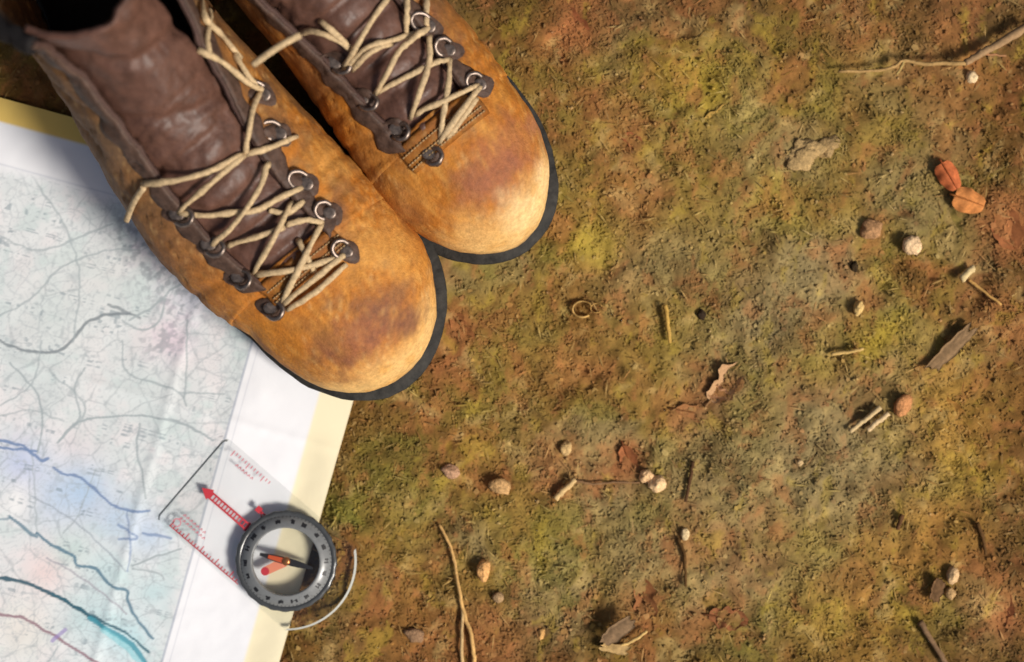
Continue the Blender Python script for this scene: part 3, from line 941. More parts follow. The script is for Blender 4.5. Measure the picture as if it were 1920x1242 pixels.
    # ---- sole, welt, insole, collar
    def outline(grow, n=90):
        pts = []
        xs_in = []
        feather = [(r[6], r[7], r[8]) for r in ROWS if r[9] < 2.35]
        feather = sorted(feather, key=lambda q: q[0])
        xs = np.array([f[0] for f in feather]); yi = np.array([f[1] for f in feather]); yo = np.array([f[2] for f in feather])
        # heel cup
        hx = np.linspace(math.pi, math.pi / 2, 12)[:-1]
        x0, y0i, y0o = xs[0], yi[0], yo[0]
        inner = [(x0 + 2.6 + 3.4 * math.cos(a), 3.35 * math.sin(a)) for a in hx]
        sel = xs > x0 + 2.6
        inn = [(x, y) for x, y in inner] + list(zip(xs[sel], yi[sel]))
        out_ = [(x, -y) for x, y in inner] + list(zip(xs[sel], -yo[sel]))
        poly = np.array(inn + out_[::-1][1:-1])
        # resample and grow along normals
        d = np.r_[0, np.cumsum(np.linalg.norm(np.diff(np.vstack([poly, poly[:1]]), axis=0), axis=1))]
        pp = np.vstack([poly, poly[:1]])
        q = np.stack([np.interp(np.linspace(0, d[-1], n + 1)[:-1], d, pp[:, k]) for k in (0, 1)], 1)
        for _ in range(2):
            q = (np.roll(q, 1, 0) + 2 * q + np.roll(q, -1, 0)) / 4
        tg = np.roll(q, -1, 0) - np.roll(q, 1, 0)
        nr = np.stack([tg[:, 1], -tg[:, 0]], 1); nr /= np.linalg.norm(nr, axis=1)[:, None] + 1e-9
        if np.mean(np.sum(nr * (q - q.mean(0)), 1)) < 0: nr = -nr
        nz = (vnoise(q[:, 0] * 1.1, q[:, 1] * 1.1, seed=sd + 50) - .5) * .10 + (vnoise(q[:, 0] * 4, q[:, 1] * 4, seed=sd + 51) - .5) * .05
        gf = np.interp(q[:, 0], [14, 25], [.4, 1.0])[:, None] if grow > 0 else 1.0
        return q + nr * (grow * gf + nz[:, None])

    def ring_stack(levels, name, m, cap_top=True, lug=0.0):
        n = 160; V = []
        for (g_, z_) in levels:
            q = outline(g_, n)
            V.append(np.column_stack([q, np.full(n, z_) + (.0)]))
        V = np.array(V)
        # toe spring
        V[..., 2] += .55 * sstep(25, 30, V[..., 0])
        F = [tuple(f) for f in grid_faces(len(levels), n, wrap=True)]
        nv_ = V.shape[0] * n
        F.append(tuple(range(n))[::-1])
        if cap_top: F.append(tuple(range((len(levels) - 1) * n, len(levels) * n)))
        return mesh_obj(name, world(V.reshape(-1, 3)), F, m, root)
    so = ring_stack([(.05, 0.0), (.25, .12), (.38, .5), (.34, .9), (.42, 1.25), (.48, 1.45), (.46, 1.6)], 'sole', M['rubber'])
    we = ring_stack([(.10, 1.58), (.58, 1.62), (.60, 1.78), (.54, 1.9), (-.25, 1.98)], 'welt', M['rubber'])
    # tread lugs along the edge of the sole
    q = outline(.36, 160)
    for i in range(0, 160, 5):
        a_, b_ = q[i], q[(i + 3) % 160]
        nv2 = np.array([(b_ - a_)[1], -(b_ - a_)[0]]); nv2 /= np.linalg.norm(nv2) + 1e-9
        if np.dot(nv2, a_ - q.mean(0)) < 0: nv2 = -nv2
        base = []
        zt = .55 * float(sstep(25, 30, np.array(a_[0])))
        for (z_, g_) in ((.0, .02), (.85, .10)):
            for p_, s_ in ((a_, -1), (b_, -1), (b_, 1), (a_, 1)):
                pp = p_ + nv2 * (g_ if s_ > 0 else -.3)
                base.append((pp[0], pp[1], z_ + zt))
        lf = [(0, 1, 2, 3), (4, 5, 6, 7), (0, 1, 5, 4), (1, 2, 6, 5), (2, 3, 7, 6), (3, 0, 4, 7)]
        mesh_obj('tread_lug', world(np.array(base)), lf, M['rubber'], so, smooth=False)
    ring_stack([(-.3, 2.3), (-.35, 2.6)], 'insole', M['lining'])
    # padded collar roll round the opening
    cp = []
    for nm, rev in (('quarter_in', False), ('quarter_out', True)):
        e = pieces[nm][-1]
        e = e[::-1] if rev else e
        cp += [p for p in (e[2:-1:2])]
    cm = MB()
    cpw = world(np.array([p + np.array([0, 0, -.15]) for p in cp]))
    tube(cm, catmull(list(cpw), 2), .0042, 10, jitter=.06)
    cm.build('collar', M['lining'], root)  # near-black material puts the shade on the collar into its colour
    # heel lining that closes the shaft towards the inside
    # ---- hooks and eyelets
    for (x, y, ang, kind) in hooks:
        h = hit(x, y)
        if h is None: continue
        c_, s_ = math.cos(math.radians(ang)), math.sin(math.radians(ang))
        ax = np.array([c_, -s_, 0.0]); ay = np.array([s_, c_, 0.0]); az = np.array([0, 0, 1.0])
        tv, ok = [], True
        for fr_, lf in ((1.0, .0002), (.92, .0010), (.5, .0012), (.05, .0012)):
            for k in range(18):
                a = 2 * math.pi * k / 18; wob = 1 + .12 * math.sin(3 * a + x)
                ox = 29 * fr_ * wob * math.cos(a); oy = 20 * fr_ * wob * math.sin(a)
                hh = hit(x + ox * c_ - oy * s_, y + ox * s_ + oy * c_, lf)
                if hh is None: ok = False
                else: tv.append(hh)
        if ok:
            zm = np.median([v_[2] for v_ in tv])
            tv = [np.array([v_[0], v_[1], max(v_[2], zm - .003)]) for v_ in tv]
            mesh_obj('eyelet_tab', tv, [tuple(f) for f in grid_faces(4, 18, wrap=True)] + [tuple(range(54, 72))], M['facing'], root)
            h = h + np.array([0, 0, .0012])
        hm = MB()
        r0 = .0034 if kind == 'hook' else .0030
        # rivet plate: dome
        V = []; n = 14
        for (rr_, zz) in ((r0, .0), (r0, .0006), (r0 * .8, .0009), (r0 * .35, .0008)):
            for k in range(n):
                a = 2 * math.pi * k / n
                V.append(h + ax * rr_ * 1.15 * math.cos(a) + ay * rr_ * math.sin(a) + az * (zz + .0004))
        F = [tuple(f) for f in grid_faces(4, n, wrap=True)] + [tuple(range(3 * n, 4 * n))]
        hm.add(V, F)
        eo = hm.build('lace_hook' if kind == 'hook' else 'eyelet', M['metal'], root)
        lm = MB()
        L_ = .0062 if kind == 'hook' else .0050
        loop = [h + ax * (L_ * a_) + ay * (.0036 * b_) + az * c2 for a_, b_, c2 in ((.1, -1, .0012), (.7, -1.1, .0030), (1.2, -.6, .0042), (1.3, 0, .0046), (1.2, .6, .0042), (.7, 1.1, .0030), (.1, 1, .0012))]
        tube(lm, catmull(loop, 4), .0012, 6)
        lm.build('loop', M['metal'], eo)
    # ---- laces
    hi = 0
    for pts, lift in laces:
        P = []
        dense = catmull([np.array(p, float) for p in pts], 7)
        for (x, y) in dense:
            h = hit(x, y)
            if h is not None: P.append(h)
        if len(P) < 3: continue
        P = np.array(P)
        # a taut lace bridges the hollows below it
        z = P[:, 2].copy()
        for _ in range(40):
            zs = z.copy(); zs[1:-1] = np.maximum(P[1:-1, 2], (z[:-2] + z[2:]) / 2); z = zs
        env = np.sin(np.linspace(0, np.pi, len(z))) ** .5
        P[:, 2] = z + .0012 + lift * .001 * env
        lm = MB()
        w0 = .00145
        rr_ = [w0 * (1 + .5 * (vnoise(np.array([i * .45]), np.array([hi * 7.1]))[0] - .5)) for i in range(len(P))]
        tube(lm, P, rr_, 8, flat=.7, jitter=.13)
        lm.build('lace', M['lace'], root)
        hi += 1
    for pts in tails:                      # loose lace ends: (px, py, height above ground in m)
        P = []
        for (x, y, z) in pts:
            h = hit(x, y, .0032)
            P.append(np.array(h) if h is not None and h[2] > z - .03 else np.array(px(x, y, z)))
        P = catmull(P, 8)
        lm = MB(); tube(lm, P, .0016, 8, flat=.75, jitter=.06)
        lm.build('lace', M['lace'], root)
    return root


BURG = (.15, .055, .032); BURG2 = (.27, .092, .042); DK = (.06, .035, .025); OR = (.50, .18, .022)
build_boot('near', 1, 'scuffed tan leather hiking boot standing on the corner of the map', laces=[
    ([(490, 172), (476, 214), (462, 292)], 4), ([(461, 290), (400, 345), (333, 402)], 4), ([(268, 345), (330, 342), (400, 322), (456, 290)], 5),
    ([(461, 292), (510, 278), (558, 256)], 3), ([(335, 400), (395, 406), (456, 396)], 2), ([(504, 306), (492, 352), (440, 425), (396, 463)], 4),
    ([(567, 352), (520, 376), (480, 396), (440, 400)], 2), ([(548, 379), (520, 440), (475, 516)], 4), ([(427, 461), (480, 446), (533, 427)], 2),
    ([(538, 422), (575, 414), (606, 418)], 2), ([(604, 420), (570, 490), (528, 570)], 4), ([(478, 516), (560, 505), (638, 482)], 3), ([(646, 478), (590, 525), (530, 572)], 4), ([(538, 582), (592, 548), (650, 496)], 2), ([(560, 450), (575, 480), (590, 510)], 2), ([(505, 395), (540, 400), (570, 378)], 1),
    ([(400, 20), (392, 70), (395, 105)], 3), ([(372, 95), (420, 120), (470, 160), (500, 172)], 4), ([(440, 100), (465, 140), (488, 172)], 5), ([(378, -10), (390, 40), (420, 70), (452, 110)], 5),
], hooks=[(333, 402, 20, 'hook'), (392, 458, 25, 'hook'), (447, 520, 25, 'eyelet'), (508, 578, 25, 'eyelet'), (650, 472, 205, 'eyelet'), (618, 400, 205, 'eyelet'), (574, 345, 205, 'hook'), (524, 252, 205, 'hook'), (494, 178, 205, 'hook')],
    stains=[(628, 662, 62, BURG, .95), (690, 625, 62, BURG2, .9), (728, 580, 66, BURG, .85), (765, 610, 32, BURG, .7), (330, 470, 80, (.26, .11, .04), .5), (430, 560, 80, (.36, .13, .025), .6), (525, 640, 60, OR, .7), (520, 560, 55, (.42, .13, .015), .7),
            (528, 250, 36, DK, .9), (620, 395, 30, BURG, .7), (500, 690, 40, (.30, .16, .06), .5), (620, 300, 50, (.60, .30, .07), .6), (730, 470, 70, (.62, .32, .08), .6), (190, 260, 90, (.22, .13, .07), .6)],
    tails=[[(272, 352, .098), (258, 372, .094), (248, 392, .086), (237, 414, .076)]], worn=1.0)
build_boot('far', -1, 'scuffed tan leather hiking boot standing on bare moss, farther from the map', laces=[
    ([(733, -8), (700, 40), (670, 90), (644, 130)], 4), ([(763, -8), (764, 30), (762, 68)], 3), ([(799, -8), (800, 22), (800, 50)], 3), ([(806, 52), (775, 78), (750, 100), (728, 140), (704, 178)], 5),
    ([(648, 128), (690, 92), (730, 80), (790, 62)], 3), ([(660, 132), (700, 100), (735, 84)], 5), ([(805, 68), (806, 120), (790, 170), (770, 224)], 4), ([(708, 174), (760, 148), (812, 124), (843, 112)], 3), ([(843, 112), (842, 160), (832, 215), (826, 262)], 3),
    ([(778, 216), (838, 190), (898, 160)], 4), ([(902, 162), (870, 205), (822, 270)], 4), ([(893, 185), (870, 220), (836, 262)], 2), ([(562, 66), (585, 62), (620, 72), (657, 92)], 4), ([(600, 40), (630, 66), (655, 90)], 3),
], hooks=[(628, 118, 25, 'hook'), (678, 186, 25, 'hook'), (742, 244, 25, 'eyelet'), (804, 290, 25, 'eyelet'), (900, 160, 205, 'eyelet'), (842, 95, 205, 'eyelet'), (803, 50, 205, 'hook')],
    stains=[(930, 330, 78, BURG2, .95), (975, 268, 60, BURG2, .85), (890, 360, 50, BURG2, .7), (1005, 235, 36, (.34, .15, .10), .6), (640, 200, 60, (.42, .14, .015), .6), (560, 120, 60, (.36, .13, .03), .6), (700, 260, 60, (.46, .17, .025), .6), (760, 400, 50, (.28, .13, .05), .6),
            (845, 90, 38, BURG, .8), (805, 20, 34, BURG, .7), (980, 400, 60, (.78, .56, .27), .8), (1025, 340, 40, (.80, .56, .27), .8), (900, 440, 60, (.66, .38, .13), .6), (640, 320, 70, (.20, .11, .07), .5)],
    tails=[[(474, 122, .128), (500, 103, .130), (532, 82, .131), (563, 66, .130)]], worn=1.0)

# ---------------------------------------------------------------- compass
def build_compass():
    c0 = px(540, 1049, 0.0)
    d = Vector((0.757, -0.653, 0)); ang = math.atan2(d.y, d.x)
    root = empty('baseplate_compass', (c0.x, c0.y, 0.0035), ang)
    tag(root, 'clear baseplate compass with dark dial lying on the map edge', 'compass')
    Mx = root.matrix_basis

    def W(x, y, z):          # cm in the compass frame
        v = Mx @ Vector((x * .01, y * .01, z * .01)); return (v.x, v.y, v.z)
    hw = 2.78; R = 3.6; xe = -6.55
    pts = []
    ca = math.asin(hw / R)
    for a in np.linspace(-ca, ca, 40): pts.append((R * math.cos(a), R * math.sin(a)))
    for a in np.linspace(math.pi / 2, math.pi, 8): pts.append((xe + .35 + .35 * math.cos(a), hw - .35 + .35 * math.sin(a)))
    for a in np.linspace(math.pi, 1.5 * math.pi, 8): pts.append((xe + .35 + .35 * math.cos(a), -hw + .35 + .35 * math.sin(a)))
    P = np.array(pts); n = len(P)
    tg = np.roll(P, -1, 0) - np.roll(P, 1, 0); nr = np.stack([tg[:, 1], -tg[:, 0]], 1); nr /= np.linalg.norm(nr, axis=1)[:, None]
    lv = [(0, 0.0), (0, .14), (-.11, .25)]
    V = [W(*(P[i] + nr[i] * g), z) for g, z in lv for i in range(n)]
    F = [tuple(f) for f in grid_faces(3, n, wrap=True)] + [tuple(range(n))[::-1], tuple(range(2 * n, 3 * n))]
    bp = mesh_obj('baseplate', V, F, [M['acrylic'], M['acrylic_edge']], root, smooth=False)
    for p in bp.data.polygons:
        if p.index >= n and p.index < 2 * n:
            cx = sum((Mx.inverted() @ Vector(bp.data.vertices[v].co)).x for v in p.vertices) / 4 * 100
            p.material_index = 1 if (cx > 2.2 or cx < xe + .2) else 0

    def flat(mb, poly, z0, z1):
        n_ = len(poly)
        v = [W(x, y, z0) for x, y in poly] + [W(x, y, z1) for x, y in poly]
        f = [tuple(range(n_, 2 * n_))] + [(i, (i + 1) % n_, n_ + (i + 1) % n_, n_ + i) for i in range(n_)]
        mb.add(v, f)

    def bar(mb, x0, y0, x1, y1, w, z0=.252, z1=.262):
        dx, dy = x1 - x0, y1 - y0; l = math.hypot(dx, dy); nx, ny = -dy / l * w / 2, dx / l * w / 2
        flat(mb, [(x0 + nx, y0 + ny), (x0 - nx, y0 - ny), (x1 - nx, y1 - ny), (x1 + nx, y1 + ny)], z0, z1)
    # travel arrow: a ladder-like shaft with a solid head
    m = MB()
    bar(m, -5.35, .16, -2.5, .16, .09); bar(m, -5.35, -.16, -2.5, -.16, .09)
    for x in np.arange(-5.1, -2.6, .2): bar(m, x, -.12, x, .12, .07)
    flat(m, [(-5.75, .0), (-5.2, -.32), (-5.1, 0), (-5.2, .32)], .253, .264)
    flat(m, [(-2.75, -.26), (-2.45, -.26), (-2.45, .26), (-2.75, .26)], .253, .264)
    m.build('travel_arrow', M['red_print'], root, smooth=False)
    m = MB(); bar(m, -2.75, 1.05, -2.25, 1.05, .10); flat(m, [(-2.95, .90), (-2.65, .9), (-2.65, 1.22), (-2.95, 1.22)], .252, .264)
    bar(m, -2.65, 1.05, -2.2, .6, .07)
    m.build('index_mark', M['red_print'], root, smooth=False)
    # ruler ticks along both long sides
    for sgn, mk in ((-1, 'red_print'), (1, 'pink_print')):
        m = MB()
        if sgn < 0:
            bar(m, -5.75, -2.55, -1.1, -2.55, .05)
        for k in range(0, 23):
            x = -5.7 + k * .2
            if sgn > 0 and k > 12: break
            ln = .34 if k % 5 == 0 else .17
            bar(m, x, sgn * 2.55, x, sgn * (2.55 - ln), .055)
        m.build('ruler_scale', M[mk], root, smooth=False)
    m = MB()                                     # rows of tiny unreadable print
    for (x0, y0, k, s) in ((-5.6, -1.9, 8, .22), (-5.55, -1.65, 7, .22), (-5.2, 2.05, 6, .2)):
        for i in range(k):
            x = x0 + i * s
            bar(m, x, y0 - .07, x + .09, y0 + .07, .05); bar(m, x + .09, y0 + .07, x + .13, y0 - .05, .04)
    m.build('small_print', M['pink_print'], root, smooth=False)['kind'] = 'stuff'
    m = MB()
    for a in np.linspace(0, 2 * math.pi, 16)[:-1]:
        bar(m, -5.55 + .2 * math.cos(a), -2.2 + .2 * math.sin(a), -5.55 + .2 * math.cos(a + .43), -2.2 + .2 * math.sin(a + .43), .06)
    m.build('small_print', M['pink_print'], root, smooth=False)

    # bezel: sloping ring with notched grip
    def lathe(name, prof, mt, nseg=96, notch=0.0, parent=root, close=False):
        V = []
        for r, z in prof:
            for k in range(nseg):
                a = 2 * math.pi * k / nseg
                rr = r * (1 - (notch if (k % 4) < 2 and r > 2.5 else 0))
                V.append(W(rr * math.cos(a), rr * math.sin(a), z))
        F = [tuple(f) for f in grid_faces(len(prof), nseg, wrap=True)]
        if close: F.append(tuple(range((len(prof) - 1) * nseg, len(prof) * nseg)))
        o = mesh_obj(name, V, F, mt, parent); return o
    bz = lathe('bezel', [(2.5, .26), (2.60, .28), (2.62, .40), (2.56, .46), (2.34, .50), (2.335, .48)], M['bezel'], notch=.012)
    lathe('dial_ring', [(2.338, .49), (2.335, .502), (1.82, .70), (1.76, .71), (1.73, .68), (1.72, .27)], M['dial'])
    for mod_angle in (1,):
        bz.data.update()
    gl = lathe('capsule', [(1.73, .64), (1.6, .66), (1.0, .675), (.02, .68)], M['capsule'], close=True)
    # dial marks on the sloping ring: ticks and block characters
    mk = MB(); rnd = random.Random(4)
    z_of = lambda r: .502 + (2.335 - r) / (2.335 - 1.82) * .198

    def slant(a, r0, r1, w):
        v = []
        for r, s in ((r0, -1), (r0, 1), (r1, 1), (r1, -1)):
            x, y = r * math.cos(a) - s * w / 2 * math.sin(a), r * math.sin(a) + s * w / 2 * math.cos(a)
            v.append(W(x, y, z_of(math.hypot(x, y)) + .008))
        mk.add(v, [(0, 1, 2, 3)])
    for k in range(72):
        slant(2 * math.pi * k / 72, 2.27, 2.33, .035)
    for k in range(18):
        a = 2 * math.pi * k / 18 + .05
        for s_ in rnd.sample((-.06, -.02, .02, .06), 2 + k % 2):
            slant(a + s_, 1.96 + rnd.uniform(0, .06), 2.20 - rnd.uniform(0, .05), .07 + rnd.uniform(0, .04))
        slant(a, 2.05 + rnd.uniform(-.06, .06), 2.10 + rnd.uniform(-.03, .06), .15)
    mk.build('dial_marks', M['black_print'], bz, smooth=False)
    # needle (px directions turned into the compass frame)

    def loc_dir(pxx, pyy):
        v = Vector((pxx, -pyy, 0)); v = Matrix.Rotation(-ang, 3, 'Z') @ v; return v.normalized()
    nd = loc_dir(-230, -62); pr = Vector((-nd.y, nd.x, 0))

    def blade(name, mt, dirv, ln, w0, w1, zz, inner=.12, parent=root):
        p = Vector((-dirv.y, dirv.x, 0)); q = []
        for l, w in ((inner, w0), (ln * .45, w0 * .9), (ln, w1)):
            q.append((dirv * l + p * w)); 
        for l, w in ((ln, w1), (ln * .45, w0 * .9), (inner, w0)):
            q.append((dirv * l - p * w))
        mb = MB(); flat(mb, [(v.x, v.y) for v in q], zz, zz + .05); return mb.build(name, mt, parent, smooth=False)
    ne = blade('needle', M['black_print'], nd, 1.4, .19, .07, .40, 0.0)
    blade('needle_half', M['needle_red'], nd, .95, .14, .09, .456, .05, ne)
    blade('needle_half', M['black_print'], -nd, 1.4, .19, .07, .40, 0.0, ne)
    mb = MB(); V = []
    for r, z in ((.22, .4), (.22, .52), (.12, .56)):
        for k in range(16): V.append(W(r * math.cos(k * math.pi / 8), r * math.sin(k * math.pi / 8), z))
    mb.add(V, [tuple(f) for f in grid_faces(3, 16, wrap=True)] + [tuple(range(32, 48))]); mb.build('pivot', M['brass'], ne)
    od = loc_dir(-190, 92)
    blade('orienting_arrow', M['arrow_red'], od, 1.3, .26, .22, .28, .1)
    e = od * 1.22; m = MB(); pts = [(e.x + .22 * math.cos(a), e.y + .22 * math.sin(a)) for a in np.linspace(0, 2 * math.pi, 13)[:-1]]
    flat(m, pts, .332, .34); m.build('orienting_head', M['red_print'], root, smooth=False)


build_compass()


# ---------------------------------------------------------------- loose things on the floor
def litter_mat_obj(name, V, F, c, smooth=True, parent=None, mk='litter', warm=True):
    V = np.array(V); 
    n = fbm(V[:, 0] * 900, V[:, 1] * 900, V[:, 2] * 900, seed=7, oct=3)
    cc = np.array(c)[None] * (0.62 + .5 * n)[:, None] * (np.array([1.06, .96, .78]) if warm else 1.12)
    return mesh_obj(name, V, F, M[mk], parent, cols=cc, smooth=smooth)


def gz(x, y):
    p = px(x, y); return float(ground_h(np.array([p.x]), np.array([p.y]))[0]) - .001


def pebble(x, y, w, h, rot, col, label, name='pebble', flat=.62, sink=.42, rough=.36, cat='stone'):
    nr, ns = (11, 16) if w < 60 else (26, 40)
    sd = int(x * 7 + y)
    w *= .88; h *= .88
    p = px(x, y, 0); r = w * K / 2; r2 = h * K / 2; r3 = min(r, r2) * flat * 1.15
    V = []
    for i in range(nr):
        th = math.pi * i / (nr - 1)
        for k in range(ns):
            a = 2 * math.pi * k / ns
            dx, dy, dz = math.sin(th) * math.cos(a), math.sin(th) * math.sin(a), math.cos(th)
            f = 1 + rough * 3 * (fbm(np.array([dx * 1.5 + sd]), np.array([dy * 1.5]), np.array([dz * 1.5]), seed=3, oct=3 if w < 60 else 5)[0] - .5)
            V.append((dx * r * f, dy * r2 * f, dz * r3 * f))
    c_, s_ = math.cos(-rot), math.sin(-rot)
    z = gz(x, y) + r3 * (1 - sink * 2) + .001
    V = [(p.x + c_ * a - s_ * b, p.y + s_ * a + c_ * b, z + d) for a, b, d in V]
    F = [tuple(f) for f in grid_faces(nr, ns, wrap=True, flip=True)]
    return tag(litter_mat_obj(name, V, F, srgb(*col), mk='rock'), label, cat)


def twig(pts, r0, r1, col, label, name='twig', branches=(), lift=.003, cat='twig', sides=7, split=False, knots=.12):
    ref = pts[0]
    root_mb = MB()

    def path(P, n=7):
        q = catmull([np.array(p, float) for p in P], n)
        out = []
        for i, (x, y) in enumerate(q):
            w = px(x, y); out.append(np.array([w.x + random.uniform(-1, 1) * .00025, w.y + random.uniform(-1, 1) * .00025, gz(x, y)]))
        z = np.array([o[2] for o in out]); z = np.maximum(z, np.linspace(z[0], z[-1], len(z))) + lift
        return [np.array([o[0], o[1], zz]) for o, zz in zip(out, z)]
    P = path(pts)
    n = len(P)
    rr = [(r0 + (r1 - r0) * i / (n - 1)) * (1 + knots * (random.random() - .3) * (2.2 if i % 6 == 3 else 1)) for i in range(n)]
    tube(root_mb, P, rr, sides, jitter=.10)
    if not branches:
        return tag(litter_mat_obj(name, root_mb.v, root_mb.f, srgb(*col)), label, cat)
    e = empty(name, px(*ref, 0)); tag(e, label, cat)
    litter_mat_obj('stem', root_mb.v, root_mb.f, srgb(*col), parent=e)
    for bp, b0, b1, bc in branches:
        mb = MB(); P = path(bp); n = len(P)
        tube(mb, P, [b0 + (b1 - b0) * i / (n - 1) for i in range(n)], 6, jitter=.12)
        litter_mat_obj('side_shoot', mb.v, mb.f, srgb(*bc), parent=e)
    return e


def leaf(x, y, ln, wd, rot, col, label, name='leaf', curl=.35, tilt=.12, cat='leaf', ragged=.3, lift=-.0012, pointed=.8):
    """curled dead leaf with a raised midrib; rot in radians, photograph sense"""
    nu, nv = 15, 11
    gcol = ground_col(np.array([float(x)]), np.array([float(y)]))[0]
    if lift < 0:                     # old leaves, half turned to soil
        lin = srgb(*col) * .55 + gcol * .45 * .8
        col = tuple(255 * (1.055 * np.clip(lin, 0, 1) ** (1 / 2.4) - .055))
    p = px(x, y); L = ln * K; Wd = wd * K; sd = int(x + 3 * y)
    V = []; tz = gz(x, y)
    for i in range(nu):
        u = i / (nu - 1); prof = math.sin(math.pi * min(1, u * .96 + .02)) ** (.55 * pointed) * (1 - .25 * u)
        for j in range(nv):
            v = j / (nv - 1) * 2 - 1
            rg = 1 + ragged * (fbm(np.array([u * 7 + sd]), np.array([np.sign(v) * 4.0]), oct=2)[0] - .5) * 3
            a, b = (u - .5) * L, v * prof * Wd / 2 * rg
            z = curl * Wd * .5 * (v * v) * prof + .25 * curl * L * (u - .5) ** 2 + .05 * Wd * math.sin(u * 14 + sd) * abs(v) - .04 * Wd * math.exp(-(v / .12) ** 2) + tilt * b
            V.append((a, b, z))
    c_, s_ = math.cos(-rot), math.sin(-rot)
    V = np.array([(p.x + c_ * a - s_ * b, p.y + s_ * a + c_ * b, d) for a, b, d in V])
    V[:, 2] += tz + lift - V[:, 2].min()
    e = empty(name, (p.x, p.y, tz)); tag(e, label, cat)
    litter_mat_obj('blade', V, grid_faces(nu, nv), srgb(*col), parent=e, warm=False)
    mid = [V[i * nv + nv // 2] + np.array([0, 0, .0003]) for i in range(nu)]
    ext = mid[0] + (mid[0] - mid[2]) * 1.2
    mb = MB(); tube(mb, [ext] + mid, [.0006] + [.0006 * (1 - .7 * i / nu) for i in range(nu)], 5)
    litter_mat_obj('midrib', mb.v, mb.f, srgb(*[min(255, int(k * .8)) for k in col]), parent=e)
    return e


def bark(x, y, ln, wd, rot, col, label, th=.0022, cat='bark', name='bark_piece', lift=.003, tilt=.0):
    nu, nv = 13, 7; p = px(x, y); L = ln * K; Wd = wd * K; sd = int(x * 3 + y)
    top = []
    for i in range(nu):
        u = i / (nu - 1) - .5
        for j in range(nv):
            v = j / (nv - 1) - .5
            e = (1 + .7 * (fbm(np.array([u * 6 + sd]), np.array([np.sign(v) * 3.0]), oct=3)[0] - .5)) * (1 - 1.1 * abs(u) ** 2.5)
            a = u * L * (1 + .5 * (vnoise(np.array([v * 5 + sd]), np.array([np.sign(u) * 5.0]))[0] - .5)); b = v * Wd * e
            z = Wd * .35 * (.25 - v * v) + .0011 * (vnoise(np.array([u * 12 + sd]), np.array([v * 14.0]))[0] - .5) + tilt * a
            top.append((a, b, z))
    top = np.array(top); bot = top.copy(); bot[:, 2] -= th
    V = np.vstack([top, bot]); n = nu * nv
    F = [tuple(f) for f in grid_faces(nu, nv)] + [tuple(int(k) + n for k in f)[::-1] for f in grid_faces(nu, nv)]
    rim = [j for j in range(nv)] + [i * nv + nv - 1 for i in range(1, nu)] + [(nu - 1) * nv + j for j in range(nv - 2, -1, -1)] + [i * nv for i in range(nu - 2, 0, -1)]
    F += [(rim[k], rim[(k + 1) % len(rim)], rim[(k + 1) % len(rim)] + n, rim[k] + n) for k in range(len(rim))]
    c_, s_ = math.cos(-rot), math.sin(-rot)
    V = np.array([(p.x + c_ * a - s_ * b, p.y + s_ * a + c_ * b, d) for a, b, d in V]); V[:, 2] += gz(x, y) + lift - V[:, 2].min()
    return tag(litter_mat_obj(name, V, F, srgb(*col)), label, cat)


D = math.radians
# stones
pebble(1709, 459, 40, 42, .3, (236, 208, 176), 'pale pinkish white pebble right of the middle, brightest one below the orange leaves', flat=.9)
pebble(1634, 432, 46, 40, .2, (176, 138, 104), 'tan pebble half sunk in moss, left of the brightest pebble', flat=.6)
pebble(1212, 892, 30, 28, 0, (232, 196, 158), 'small cream pebble touching a larger cream pebble', flat=.9)
pebble(1230, 907, 36, 34, .4, (238, 206, 168), 'cream pebble at the end of the thin grey twig', flat=.9)
pebble(907, 1068, 30, 46, .4, (226, 178, 124), 'peach oval pebble casting a dark shadow right of the forked straw', flat=1.0)
pebble(934, 1119, 24, 22, 0, (176, 150, 120), 'small grey tan pebble below the peach oval pebble', flat=.9)
pebble(846, 882, 42, 28, .3, (190, 154, 132), 'flat pinkish grey pebble right of the map border', flat=.7)
pebble(938, 911, 48, 34, .2, (200, 164, 120), 'wide cream brown pebble above the forked straw', flat=.6)
pebble(1609, 579, 22, 36, .2, (214, 186, 130), 'small upright cream pebble left of the grey bark strip', flat=1.0)
pebble(1061, 840, 26, 34, .1, (206, 178, 132), 'small pale pebble above the short pale stick', flat=.8)
pebble(1820, 146, 24, 24, 0, (232, 212, 180), 'tiny white pebble under the thick end of the fallen branch', flat=.9)
pebble(1284, 1001, 18, 28, .1, (228, 208, 172), 'tiny white pebble in the lower middle of the moss', flat=.9)
pebble(776, 1190, 46, 28, .3, (150, 122, 100), 'dull grey brown pebble near the bottom, left of the straw', flat=.6)
pebble(1014, 1188, 16, 26, .1, (204, 164, 110), 'tiny orange cream pebble near the bottom, right of the straw', flat=.9)
pebble(1505, 290, 92, 62, -.2, (176, 152, 112), 'large flat lichen grey stone in the upper moss', name='lichen_stone', flat=.28, sink=.42, rough=.6)
pebble(1552, 276, 48, 40, -.3, (168, 144, 106), 'smaller rough stone joined to the right of the large lichen grey stone', name='lichen_stone', flat=.4, sink=.42, rough=.6)
pebble(1500, 868, 14, 14, 0, (200, 176, 140), 'speck of pale grit alone in the right moss below the pinkish leaf husk', name='grit_grain', flat=.9)
pebble(1690, 760, 36, 52, .3, (196, 142, 100), 'pinkish brown pebble at the tip of the paired split sticks', flat=.8)
pebble(1783, 1078, 26, 42, .3, (214, 184, 148), 'pale chip of stone in the lower right corner debris', flat=.8)
pebble(1780, 1112, 22, 26, .1, (190, 160, 120), 'lower small stone of the lower right corner debris', flat=.7)
